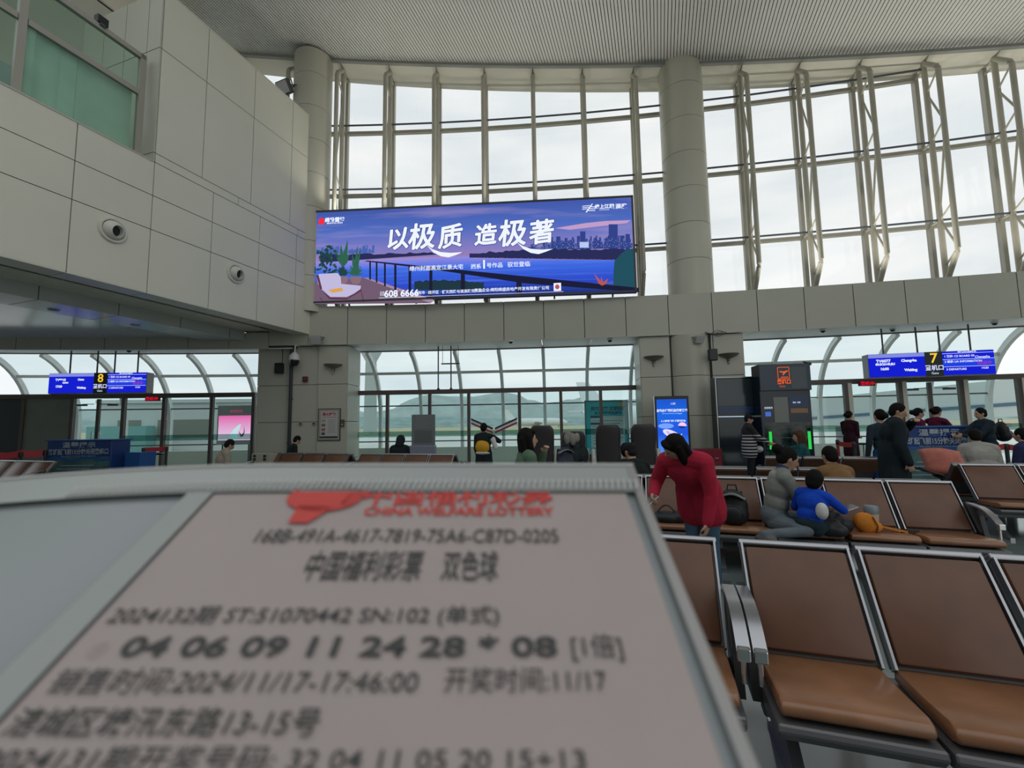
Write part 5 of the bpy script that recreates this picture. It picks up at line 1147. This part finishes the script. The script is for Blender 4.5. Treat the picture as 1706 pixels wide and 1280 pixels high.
    if legs is None:
        if sit: legs = {s: (Vector((s * .11, -.44 * k, hz + .02)), Vector((s * .12, -.46 * k, .09))) for s in (-1, 1)}
        else: legs = {s: (Vector((s * .095 * k, -.02, .48 * k)), Vector((s * .10 * k, .02, .09))) for s in (-1, 1)}
    for s in (-1, 1):
        kn, an = legs[s]; hp = hip + Vector((s * .088 * k, 0, -.02))
        pr.append(('c', tuple(hp), .086 * B, tuple(kn), .060 * k, 'bottom')); pr.append(('c', tuple(kn), .058 * k, tuple(an), .044 * k, 'bottom'))
        fd = Vector((0, -1, 0)) if abs((an - kn).normalized().z) > .5 else (an - kn).normalized() * .3 + Vector((0, 0, 1)) * 0 + Vector((0, -.9, 0))
        ft = an + Vector((0, 0, -.045)) + fd * .15 * k
        pr.append(('c', tuple(an + Vector((0, .03, -.04))), .045 * k, tuple(ft), .036 * k, 'shoe'))
    for e in (extra or []):
        tn = e[-1]
        if tn not in M: M[tn[0] if isinstance(tn, tuple) else tn] = None
        pr.append(e[:-1] + (tn,))
    EX = {'white': (.62, .62, .60), 'yellow': (.62, .33, .03), 'blue': (.02, .10, .36), 'grey': (.30, .31, .30), 'navy': (.02, .03, .07), 'black': (.012, .013, .015), 'hoodgrey': (.33, .34, .30), 'denim': (.06, .10, .17)}
    for kx in list(M):
        if M[kx] is None: M[kx] = cloth('x_' + kx, EX[kx])
    body = blob('body', pr, M, t, vox)
    # hair
    hm = haircol or HAIRM; hp_ = []
    bk = -hf
    if hair != 'none':
        hp_.append(('e', tuple(hc + hu * .022 * hk + bk * .018 * hk), (.086 * hk, .098 * hk, .106 * hk), Rh, 'h'))
        if hair in ('short',): hp_.append(('e', tuple(hc + bk * .04 * hk - hu * .02 * hk), (.076 * hk, .07 * hk, .08 * hk), Rh, 'h'))
        if hair in ('bun', 'pony'):
            hp_.append(('e', tuple(hc + bk * .04 * hk - hu * .01 * hk), (.078 * hk, .072 * hk, .075 * hk), Rh, 'h'))
            b0 = hc + bk * .125 * hk + hu * (.0 if hair == 'bun' else .06) * hk; hp_.append(('e', tuple(b0), (.055 * hk,) * 3, Rh, 'h')); hp_.append(('c', tuple(hc + bk * .08 * hk), .035 * hk, tuple(b0), .03 * hk, 'h'))
        if hair in ('bob', 'long'):
            ln = .12 if hair == 'bob' else .30
            for s in (-1, 1):
                hp_.append(('c', tuple(hc + hs * s * .062 * hk + hu * .03 * hk + bk * .01 * hk), .040 * hk, tuple(hc + hs * s * .068 * hk - hu * (ln - .02) * hk + hf * .012 * hk), .036 * hk, 'h'))
                hp_.append(('c', tuple(hc + hs * s * .035 * hk + bk * .06 * hk), .05 * hk, tuple(hc + hs * s * .04 * hk + bk * .055 * hk - hu * ln * hk), .045 * hk, 'h'))
            hp_.append(('e', tuple(hc + hf * .055 * hk + hu * .075 * hk), (.065 * hk, .035 * hk, .035 * hk), Rh, 'h'))
        if hair == 'hood':
            hp_ = [('e', tuple(hc + bk * .02 * hk), (.115 * hk, .125 * hk, .14 * hk), Rh, 'h'), ('c', tuple(hc + bk * .03 * hk), .10 * hk, tuple(nk + bk * .05 * hk), .11 * hk, 'h')]; hm = tm
        if hair == 'cap':
            hp_ = [('e', tuple(hc + hu * .04 * hk), (.092 * hk, .105 * hk, .085 * hk), Rh, 'h'), ('e', tuple(hc + hf * .10 * hk + hu * .035 * hk), (.07 * hk, .07 * hk, .014 * hk), Rh, 'h'), ('e', tuple(hc + bk * .04 * hk - hu * .02 * hk), (.074 * hk, .06 * hk, .07 * hk), Rh, 'h')]; hm = cloth('cap_black', (.014, .014, .017))
        blob('hood' if hair == 'hood' else 'cap' if hair == 'cap' else 'hair', hp_, {'h': hm}, t, vox * .9, 3)
    return t, dict(hc=hc, hu=hu, hf=hf, hs=hs, nk=nk, hip=hip, k=k, up=up)
def gx(x, Y): return (x - CX) / F * Y
def L2(x, Y): return (gx(x, Y) - .0 , Y, 0)
# facing angles: 0 faces the camera, pi faces away, -pi/2 faces image left, +pi/2 faces image right
FL, FR, AW = -pi / 2, pi / 2, pi
# 1 woman in red leaning over her phone
t, J = person('woman in red sweater bending over a phone in the right foreground', (1.66, 4.02, 0), FL + .8, 1.56, lean=.80, hpitch=.55, hyaw=-.75, hands={-1: (-.23, -.44, .84), 1: (.16, -.30, .42)}, top=(.42, .022, .050), bottom=(.07, .13, .20), shoe=(.3, .3, .3), hair='long', vox=.008, bulk=1.28, coat=.15, hintk={-1: (-.5, .8, -.2), 1: (.6, .7, 0)}, curl=.7)
# 2 mother
t, J = person('woman in grey hooded jacket seated sideways next to the child', (2.54, 4.46, 0), FR - .35, 1.47, 'sit', lean=.22, hpitch=.30, hyaw=.1, hands={1: (.14, -.42, .66), -1: (-.06, -.42, .66)}, top=(.22, .235, .215), bottom=(.13, .16, .18), shoe=(.10, .10, .09), hair='pony', vox=.009, bulk=1.18, seat=.41, collar=(.03, .06, .13),
    legs={-1: (Vector((-.34, -.20, .47)), Vector((-.52, .18, .46))), 1: (Vector((.16, -.40, .50)), Vector((.14, -.44, .10)))}, hintk={1: (.3, .2, -1), -1: (-.2, .25, -1)}, extra=[('e', (0, -.035, .915), (.11, .055, .06), None, 'hoodgrey'), ('c', (-.09, -.06, .93), .035, (-.06, -.17, .89), .03, 'hoodgrey'), ('c', (.09, -.06, .93), .035, (.06, -.17, .89), .03, 'hoodgrey')])
# 3 child
t, J = person('small child in bright blue jacket beside the woman in grey', (2.66, 4.12, 0), pi * .72, 1.02, 'sit', lean=.22, hpitch=.15, side=-.10, hands={1: (.10, -.26, .60), -1: (-.19, -.30, .64)}, top=(.008, .065, .52), bottom=(.018, .035, .045), shoe=(.3, .3, .28), hair='short', vox=.008, bulk=1.25, seat=.40, extra=[('e', (-.125, .055, .66), (.05, .05, .075), None, 'white')])
# 4 man in tan
person('man in tan jacket seated with his back to the camera', (3.86, 5.30, 0), AW + .12, 1.60, 'sit', lean=.26, hpitch=.1, top=(.22, .125, .055), bottom=(.03, .03, .035), hair='short', vox=.010, bulk=1.25, seat=.30)
# 5 wavy brown hair woman
person('woman with wavy brown hair and teal top facing left near the kiosks', (5.18, 8.0, 0), FL - .5, 1.62, 'sit', lean=.08, hpitch=.05, hands={-1: (-.16, -.42, 1.0)}, top=(.015, .10, .11), hair='long', haircol=HAIRB, seat=.42)
# 6 striped sweater woman
STR = bpy.data.materials.new('striped_knit'); STR.use_nodes = True; N_ = STR.node_tree.nodes; Lk = STR.node_tree.links; b_ = N_['Principled BSDF']; b_.inputs['Roughness'].default_value = .85
tc_ = N_.new('ShaderNodeTexCoord'); sx_ = N_.new('ShaderNodeSeparateXYZ'); m1 = N_.new('ShaderNodeMath'); m1.operation = 'MULTIPLY'; m1.inputs[1].default_value = 14.; m2_ = N_.new('ShaderNodeMath'); m2_.operation = 'FRACT'; m3 = N_.new('ShaderNodeMath'); m3.operation = 'GREATER_THAN'; m3.inputs[1].default_value = .62
m4 = N_.new('ShaderNodeMath'); m4.operation = 'LESS_THAN'; m4.inputs[1].default_value = 1.16; m5 = N_.new('ShaderNodeMath'); m5.operation = 'MULTIPLY'; mx_ = N_.new('ShaderNodeMixRGB'); mx_.inputs[1].default_value = (.014, .014, .018, 1); mx_.inputs[2].default_value = (.55, .55, .55, 1)
Lk.new(tc_.outputs['Object'], sx_.inputs[0]); Lk.new(sx_.outputs[2], m1.inputs[0]); Lk.new(m1.outputs[0], m2_.inputs[0]); Lk.new(m2_.outputs[0], m3.inputs[0]); Lk.new(sx_.outputs[2], m4.inputs[0]); Lk.new(m3.outputs[0], m5.inputs[0]); Lk.new(m4.outputs[0], m5.inputs[1]); Lk.new(m5.outputs[0], mx_.inputs[0]); Lk.new(mx_.outputs[0], b_.inputs['Base Color'])
person('woman in black and white striped sweater standing at the dark cabinet', L2(1243, 10.6), FR - .3, 1.62, hpitch=.1, hands={1: (.16, -.34, 1.0), -1: (-.10, -.36, .98)}, topmat=STR, bottom=(.02, .02, .025), hair='cap', bulk=1.35, coat=.14, extra=[('e', (.08, -.22, .80), (.12, .09, .08), None, 'white')])
# 7 uniformed woman
person('woman in long dark uniform coat standing behind the red belt', (8.98, 11.94, 0), FR + .25, 1.69, hpitch=.08, hands={1: (.04, -.22, 1.02), -1: (-.04, -.22, 1.0)}, top=(.040, .012, .022), bottom=(.02, .012, .016), hair='bun', coat=.34)
# 8 man in black coat
t, J = person('man in long black coat and glasses with a hand at his face', L2(1478, 6.5), FR - .45, 1.69, lean=.10, hpitch=.32, hyaw=-.3, hands={1: (.10, -.30, 1.42), -1: (-.28, -.10, .85)}, top=(.012, .020, .026), bottom=(.008, .014, .02), hair='short', coat=.36, bulk=1.4, curl=1.0)
g = MB()
for s in (-1, 1):
    c_ = J['hc'] + J['hs'] * s * .033 * J['k'] + J['hf'] * .108 * J['k'] + J['hu'] * .008
    g.tube([c_ + J['hs'] * (.026 * cos(a * pi / 6)) + J['hu'] * (.02 * sin(a * pi / 6)) for a in range(13)], .0035, 5)
g.build('glasses', CHR, t)
# 9 person behind
person('person with dark hair mostly hidden behind the man in black coat', L2(1463, 7.6), AW, 1.62, top=(.02, .035, .05), bottom=(.01, .06, .22), hair='bun')
# 10-11 gate staff
person('gate attendant in burgundy uniform, left of the two at the counter', (gx(1525, 10.4), 10.4, 0), FR - .35, 1.70, hpitch=.15, top=(.15, .012, .045), hair='bun')
person('gate attendant in burgundy uniform, right of the two at the counter', (gx(1555, 10.3), 10.3, 0), FR + .1, 1.73, hpitch=.3, hands={1: (.0, -.45, 1.18), -1: (-.1, -.42, 1.15)}, top=(.11, .012, .04), hair='bun')
# 12 man with backpack
t, J = person('man in dark jacket with a black backpack standing at the counter', (gx(1638, 9.2), 9.2, 0), FL - .25, 1.66, lean=.10, hpitch=.1, hands={-1: (-.05, -.50, 1.12), 1: (.1, -.45, 1.10)}, top=(.018, .035, .05), bottom=(.015, .025, .04), hair='short', bulk=1.15)
# 13-14 seated right
person('man in cream jacket seated with his back turned, right side', (7.60, 7.28, 0), AW - .45, 1.70, 'sit', lean=.32, hpitch=.2, top=(.36, .35, .32), bottom=(.03, .03, .04), hair='short', bulk=1.3, seat=.40)
person('person in navy jacket seated at the right edge', (8.45, 7.3, 0), AW + .3, 1.66, 'sit', lean=.2, top=(.03, .035, .10), hair='short', bulk=1.2)
# 15 green child
person('person in green jacket with black bob hair raising a hand to the mouth', (gx(872, 4.5), 4.5, 0), FR + .25, 1.40, lean=.05, hpitch=-.05, hands={1: (.05, -.22, 1.16), -1: (-.16, -.12, .62)}, top=(.10, .17, .11), bottom=(.03, .03, .04), hair='bob', bulk=1.18, vox=.008, curl=1.1, hintk={1: (.3, -.4, -1)})
# 16 boy
person('boy in black, yellow and white jacket standing before the glass doors', (gx(805, 9.6), 9.6, 0), AW - .35, 1.50, hpitch=.05, hands={-1: (-.10, -.28, 1.22), 1: (.18, -.1, .75)}, top=(.014, .018, .02), bottom=(.02, .02, .03), hair='short', bulk=1.2, coat=.12,
    extra=[('e', (0, .085, 1.00), (.165, .09, .15), None, 'yellow'), ('e', (0, .07, .875), (.165, .095, .035), None, 'white'), ('c', (-.21, 0, 1.16), .055, (-.26, -.03, .98), .05, 'white')])
# 17-19 left seated
person('person in black hood seated behind the left benches', UV(-6.12, 9.55), AW - .1, 1.66, 'sit', lean=.3, hpitch=.2, top=(.014, .016, .016), hair='hood', bulk=1.25, seat=.38)
person('person in dark top seated by the corner pillar, looking down', UV(-9.55, 9.6), AW - .9, 1.66, 'sit', lean=.28, hpitch=.4, top=(.014, .014, .02), hair='short', bulk=1.1, seat=.40)
person('man in beige jacket looking down at the left near gate eight', (gx(368, 9.6), 9.6, 0), AW - .8, 1.66, 'sit', lean=.22, hpitch=.45, top=(.33, .29, .23), hair='short', bulk=1.2, seat=.38)
t = thing('padded_stool', 'low black padded stool under the man in beige jacket', 'stool', (gx(368, 9.6), 9.6, 0), 0); mb = MB(); mb.lathe([(0, .385), (.18, .385), (.22, .36), (.22, .30), (.19, .28)], n=24); mb.build('seat', BLK, t, smooth=True)
mb = MB(); mb.lathe([(.17, .29), (.15, 0)], n=20); mb.build('base', SHL, t, smooth=True)
# 20 black cap
person('person in black cap slumped on the bench left of the red sweater', (gx(1063, 5.75), 5.75, 0), AW + .4, 1.62, 'sit', lean=.30, hpitch=.15, top=(.014, .018, .016), hair='cap', bulk=1.15, seat=.36)
person('person with dark hair slumped beside the black cap', (gx(1040, 6.05), 6.05, 0), AW - .2, 1.55, 'sit', lean=.2, hpitch=.1, top=(.02, .03, .025), hair='short', seat=.36)

# ================================================================== CARRIED THINGS
def phone(lab, loc, rot):
    t = thing('mobile_phone', lab, 'phone', loc, 0, 'phones'); R = rot.to_matrix()
    mb = MB(); mb.box((0, 0, 0), (.075, .155, .009), R); mb.build('case', mat('phone_white', (.6, .6, .6), .3), t, bevel=.003, seg=2); mb = MB(); mb.box(R @ Vector((0, 0, .0055)), (.068, .146, .002), R); mb.build('screen', mat('phone_glass', (.01, .014, .012), .08), t); return t
q = Vector((1.135, 3.80, .80)); phone('white rimmed phone in the hand of the woman in red', q, Euler((.62, .1, -1.25)))
q = Vector((3.06, 4.16, .655)); phone('dark phone held in front of the child in blue', q, Euler((.15, .25, -1.2)))
BKB = mat('backpack_black', (.010, .011, .013), .55, noise=.3, nscale=10, bump=.3); BKG = mat('backpack_grey', (.20, .21, .21), .5, noise=.2, nscale=12)
def backpack(lab, loc, rz, k=1., m=BKB, tip=0.):
    t = thing('backpack', lab, 'backpack', loc, rz, 'backpacks')
    blob('sack', [('e', (0, 0, .20 * k), (.155 * k, .10 * k, .20 * k), None, 'b'), ('e', (0, -.02, .13 * k), (.16 * k, .12 * k, .13 * k), None, 'b')], {'b': m}, t, .012)
    blob('front_pocket', [('e', (0, -.11 * k, .14 * k), (.11 * k, .04 * k, .09 * k), None, 'b')], {'b': m}, t, .012)
    mb = MB(); mb.strip([(-.13 * k + .26 * k * i / 8, -.055 - .03 * sin(pi * i / 8), .30 * k + .055 * k * sin(pi * i / 8)) for i in range(9)], (0, .05 * k, 0), [(0, 0, .006)] * 9); mb.build('top_flap', BKG, t)
    mb = MB(); mb.tube([(-.05 * k, 0, .38 * k), (-.04 * k, 0, .44 * k), (.04 * k, 0, .44 * k), (.05 * k, 0, .38 * k)], .010, 6); mb.build('grab_handle', m, t)
    for s_ in (-1, 1): mb = MB(); mb.strip([(s_ * .07 * k, .09 * k + .05 * sin(pi * i / 8), .36 * k - .28 * k * i / 8) for i in range(9)], (.022, 0, 0), [(0, .005, 0)] * 9); mb.build('shoulder_strap', m, t)
    return t
backpack('black and grey backpack on the bench seat right of the red sweater', UV(.66, 5.06, .41), -A - .2, .92)
p = Vector((gx(1652, 10.25), 10.3, .98)); backpack('black backpack worn by the man at the gate seven counter', (gx(1664, 9.25), 9.28, .96), FR - .25, 1.05)
backpack('navy backpack lying before the massage chairs', (gx(938, 7.5), 7.5, .68), .3, 1.0, mat('backpack_navy', (.015, .02, .04), .6))
t = thing('suitcase', 'dark suitcase standing under the navy backpack', 'suitcase', (gx(938, 7.5), 7.5, 0), .1); mb = MB(); mb.box((0, 0, .37), (.42, .26, .60)); mb.build('shell', BLK, t, bevel=.04, seg=2)
for sx in (-1, 1):
    for sy in (-1, 1): mb = MB(); mb.lathe([(.03, -.015), (.03, .015)], (sx * .16, sy * .08, .04), 10, R=Matrix.Rotation(pi / 2, 3, 'Y')); mb.build('wheel', SHL, t)
t = thing('tote_bag', 'low black bag with a looped handle at the red woman knees', 'bag', UV(.02, 5.0, .41), -A); blob('sack', [('e', (0, 0, .06), (.17, .11, .07), None, 'b'), ('e', (.12, 0, .07), (.09, .09, .07), None, 'b')], {'b': BKB}, t, .012); mb = MB(); mb.tube([(-.10 + .2 * i / 10, -.02, .10 + .09 * sin(pi * i / 10)) for i in range(11)], .008, 6); mb.build('handle', BKB, t)
t = thing('orange_bag', 'orange fabric bag with black edges on the bench by the cup', 'bag', UV(1.76, 5.02, .41), -A + .3); OB = cloth('orange', (.62, .22, .03))
blob('pouch', [('e', (0, 0, .09), (.12, .07, .095), Matrix.Rotation(.5, 3, 'Y'), 'b'), ('e', (.05, 0, .06), (.09, .07, .06), None, 'b')], {'b': OB}, t, .01); mb = MB(); mb.strip([(.10 + .035 * i, -.02, .07 - .008 * i) for i in range(8)], (0, .018, 0), [(0, 0, .008)] * 8); mb.build('strap', OB, t); mb = MB(); mb.strip([(.33 + .03 * i, -.02, .02) for i in range(5)], (0, .014, 0), [(0, 0, .007)] * 5); mb.build('strap_end', BLK, t)
mb = MB(); mb.tube([(.03, -.072, .005), (.05, -.078, .08), (.02, -.06, .16)], .005, 5); mb.build('seam', BLK, t)
t = thing('dark_jacket', 'crumpled black jacket between the child and the orange bag', 'jacket', UV(1.44, 4.9, .41), -A); random.seed(5)
blob('folds', [('e', (random.uniform(-.12, .12), random.uniform(-.1, .1), random.uniform(.05, .14)), (random.uniform(.06, .10), random.uniform(.06, .1), random.uniform(.05, .09)), None, 'b') for _ in range(9)], {'b': BKB}, t, .012, 2)
t = thing('travel_cup', 'pale travel cup with grey lid standing on the bench', 'cup', UV(1.86, 5.16, .405), -A)
mb = MB(); mb.lathe([(0, 0), (.040, 0), (.048, .02), (.055, .15), (.056, .17)], n=24); mb.build('body', mat('cup_cream', (.48, .46, .40), .4), t, smooth=True); mb = MB(); mb.lathe([(.058, .165), (.060, .18), (.058, .225), (.050, .235), (0, .235)], n=24); mb.build('lid', mat('cup_lid', (.22, .27, .30), .35), t, smooth=True)
# clothes pile on the second massage chair
t = thing('clothes_pile', 'pile of grey and dark clothes heaped on a massage chair', 'clothes', (gx(955, 11.1), 11.1, .55), 0); random.seed(8); PL = cloth('pile_grey', (.30, .29, .26)); PD = cloth('pile_dark', (.03, .04, .045))
blob('light_clothes', [('e', (random.uniform(-.2, .2), random.uniform(-.08, .08), .55 + random.uniform(-.06, .10)), (.08, .09, random.uniform(.10, .16)), None, 'b') for _ in range(8)], {'b': PL}, t, .016, 2)
blob('dark_clothes', [('e', (random.uniform(-.25, .25), random.uniform(-.1, .05), .2 + random.uniform(-.1, .15)), (.11, .12, random.uniform(.15, .22)), None, 'b') for _ in range(8)], {'b': PD}, t, .016, 2)
# pushchair with a salmon cover
t = thing('pushchair', 'black pushchair with a salmon pink cover behind the right bench', 'pushchair', (gx(1552, 6.9), 6.9, 0), -.3)
SAL = cloth('salmon', (.62, .22, .17)); mb = MB(); n = 8; vs = []
for j in range(5):
    for i in range(n + 1):
        a = i / n; vs.append((-.26 + .52 * a + .10 * j / 4, -.02 - .08 * sin(a * pi), .98 - .085 * j + .03 * sin(a * 4 + j)))
mb.add(vs, [(j * 9 + i, j * 9 + i + 1, j * 9 + 10 + i, j * 9 + 9 + i) for j in range(4) for i in range(n)]); o = mb.build('cover', SAL, t, smooth=True); sol = o.modifiers.new('s', 'SOLIDIFY'); sol.thickness = .015
blob('seat_pod', [('e', (.18, .05, .62), (.26, .18, .11), None, 'b'), ('e', (.34, .05, .66), (.14, .16, .10), None, 'b')], {'b': BKB}, t, .014)
mb = MB(); mb.tube([(-.30, .1, .72), (-.18, .1, .66), (0, .1, .60), (.3, .1, .25)], .014, 6); mb.tube([(-.30, -.1, .72), (-.18, -.1, .66), (0, -.1, .60), (.3, -.1, .25)], .014, 6); mb.tube([(.25, .1, .55), (-.15, .1, .15)], .014, 6); mb.tube([(-.1, 0, .95), (.05, 0, .60)], .012, 6); mb.build('frame', PIPE, t)
for x in (-.18, .32):
    for y in (-.14, .14): mb = MB(); mb.lathe([(.09, -.02), (.10, -.01), (.10, .01), (.09, .02), (.03, .02), (.03, -.02), (.09, -.02)], (x, y, .10), 18, R=Matrix.Rotation(pi / 2, 3, 'X')); mb.build('wheel', BLK, t, smooth=True)
t = thing('paper_cup', 'crumpled pale paper bag stuck beside the bench backrest', 'paper bag', UV(2.95, 5.55, .0), 0) if False else None

# ================================================================== LOTTERY TICKET IN ITS SLEEVE
# a real ticket, 80 mm wide, held a hand's breadth in front of the camera
ey = Vector((-.0016 / .0404, .0173, -.0365)); ey = Vector((0, .0173, -.0365)).normalized(); ex = Vector((1, 0, 0)); ez = ex.cross(ey)
org = Vector((-.01795, -.02187, -.0854))
TM = Matrix.Translation((0, 0, CAMH)) @ ROT.to_4x4() @ Matrix.Translation(org) @ Matrix((ex, ey, ez)).transposed().to_4x4()
# resolve into a plain world placement
PAPER = mat('ticket_paper', (.41, .345, .33), .55, noise=.03, nscale=60); INK = mat('ticket_ink', (.055, .06, .058), .7); RINK = mat('ticket_red', (.62, .06, .05), .6)
slm = bpy.data.materials.new('sleeve_plastic'); slm.use_nodes = True; b_ = slm.node_tree.nodes['Principled BSDF']; b_.inputs['Base Color'].default_value = (.26, .285, .295, 1); b_.inputs['Roughness'].default_value = .22
rim = bpy.data.materials.new('sleeve_rim'); rim.use_nodes = True; b_ = rim.node_tree.nodes['Principled BSDF']; b_.inputs['Base Color'].default_value = (.33, .32, .31, 1); b_.inputs['Roughness'].default_value = .2
def bend(x, y):   # the sleeve curls down a little towards its left end
    return -.0022 * max(0, (-x - .025) / .05) ** 2 * (1.0 if y > -.01 else max(0., 1 + (y + .01) / .03))
def sheet(x0, x1, y0, y1, z, nx=24, ny=10, th=.0004):
    mb = MB(); vs = []
    for j in range(ny + 1):
        for i in range(nx + 1):
            x = x0 + (x1 - x0) * i / nx; y = y0 + (y1 - y0) * j / ny; vs.append((x, y, z + bend(x, y)))
    mb.add(vs, [(j * (nx + 1) + i, j * (nx + 1) + i + 1, (j + 1) * (nx + 1) + i + 1, (j + 1) * (nx + 1) + i) for j in range(ny) for i in range(nx)]); return mb
def tput(o): o.matrix_world = TM; return o
ticket = thing('lottery_ticket', 'pink printed lottery ticket in a clear plastic sleeve, closest to the camera', 'lottery ticket'); ticket.matrix_world = TM
def tl(s, px0, px1, py, hpx, m=INK, bold=0., lab='printed_line'):
    # baseline centre row at picture row py, from column px0 to px1
    k = (py - 640) / 742; tt = (k * .0854 - .02187) / (.0173 + .0365 * k); dep = .0854 - .0365 * tt; y = -.0404 * tt
    xa = (px0 - 853) / 742 * dep + .01795; xb = (px1 - 853) / 742 * dep + .01795
    kk = ((py + hpx / 2) - 640) / 742; t2 = (kk * .0854 - .02187) / (.0173 + .0365 * kk); kk = ((py - hpx / 2) - 640) / 742; t1 = (kk * .0854 - .02187) / (.0173 + .0365 * kk)
    hh = .0404 * (t2 - t1)
    cu = bpy.data.curves.new('t', 'FONT'); cu.body = s; cu.size = 1.; cu.align_x = 'CENTER'; cu.align_y = 'CENTER'; cu.offset = bold; cu.resolution_u = 3
    me = evalmesh(bpy.data.objects.new('t', cu)); bpy.data.curves.remove(cu)
    co = np.empty(len(me.vertices) * 3); me.vertices.foreach_get('co', co); co = co.reshape(-1, 3); mn, mx = co.min(0), co.max(0)
    co[:, 0] = xa + (co[:, 0] - mn[0]) / (mx[0] - mn[0]) * (xb - xa); co[:, 1] = y + ((co[:, 1] - mn[1]) / (mx[1] - mn[1]) - .5) * hh; co[:, 2] = .0005
    co[:, 2] += np.array([bend(a, b) for a, b in co[:, :2]]); me.vertices.foreach_set('co', co.ravel()); me.update(); me.materials.clear(); me.materials.append(m); return link(lab, me, ticket)
sheet(-.0398, .0400, -.070, .0012, .0002).build('paper', PAPER, ticket, smooth=True)
tl('中国福利彩票', 610, 920, 826, 38, RINK, .02); tl('CHINA WELFARE LOTTERY', 608, 923, 855, 14, RINK, .03)
# red emblem
k = (840 - 640) / 742; yy = -.0404 * ((k * .0854 - .02187) / (.0173 + .0365 * k))
def em(pts): mb = MB(); mb.add([(x, y, .0006 + bend(x, y)) for x, y in pts], [tuple(range(len(pts)))]); return mb.build('printed_emblem', RINK, ticket)
cx_ = (535 - 853) / 742 * .083 + .01795
em([(cx_ + .0072 * cos(a * pi / 10), .0015 + yy + .0042 * sin(a * pi / 10)) for a in range(20)]); em([(cx_ - .004, yy - .001), (cx_ + .003, yy - .001), (cx_ - .0005, yy - .0056), (cx_ - .004, yy - .0056)]); em([(cx_ + .0045, yy + .0035), (cx_ + .0085, yy + .003), (cx_ + .0055, yy - .001), (cx_ + .0035, yy - .001)])
tl('168B-491A-4617-7819-75A6-C87D-0205', 430, 930, 896, 22, INK, .0); tl('中国福利彩票', 512, 704, 945, 50, INK, .006); tl('双色球', 738, 830, 945, 50, INK, .006)
tl('2024132期 ST:51070442 SN:102 (单式)', 186, 832, 1030, 36, INK, .004); tl('①', 152, 178, 1085, 26, mat('ticket_faint', (.45, .36, .34), .7)); tl('04 06 09 11 24 28 * 08', 208, 928, 1080, 36, INK, .022); tl('[1倍]', 952, 1036, 1082, 46, INK, .0)
tl('销售时间:2024/11/17-17:46:00', 92, 698, 1138, 44, INK, .0); tl('开奖时间:11/17', 742, 1010, 1136, 42, INK, .0); tl('涪城区塘汛东路13-15号', 22, 534, 1206, 50, INK, .006); tl('2024131期开奖号码: 32 04 11 05 20 15+13', -20, 975, 1268, 46, INK, .002)
# plastic sleeve: back sheet, clear front, ribbed welded edge, side rims
sleeve = thing('plastic_sleeve', 'milky plastic sleeve with ribbed top edge holding the lottery ticket', 'sleeve'); sleeve.matrix_world = TM
sheet(-.105, .0435, -.072, .0098, -.0004, 40, 12).build('back_sheet', slm, sleeve, smooth=True)
o = sheet(-.105, .0435, .0012, .0098, .0006, 40, 4).build('top_margin', mat('sleeve_film', (.36, .385, .375), .25), sleeve, smooth=True)
mb = sheet(-.105, .0435, .0094, .0102, .0008, 40, 1); mb.build('top_edge', mat('weld_rib', (.50, .51, .49)), sleeve, smooth=True)
sheet(.0418, .0435, -.072, .0098, .0007, 3, 12).build('side_rim', rim, sleeve, smooth=True)
sheet(-.0450, -.0400, -.072, .0012, .0006, 3, 12).build('inner_fold', mat('sleeve_fold', (.33, .355, .34), .4), sleeve, smooth=True)
mb = MB(); n = 96
for i in range(n):
    x = -.070 + .113 * i / n; z = .0010 + bend(x, .003)
    mb.add([(x, .0016, z), (x + .0007, .0016, z), (x + .0011, .0044, z), (x + .0004, .0044, z), (x + .00055, .003, z + .0004)], [(0, 1, 4), (1, 2, 4), (2, 3, 4), (3, 0, 4)])
tag(mb.build('ribbed_weld', mat('weld_rib', (.50, .51, .49), .3), sleeve), kind='stuff')
bpy.data.scenes.remove(TS)
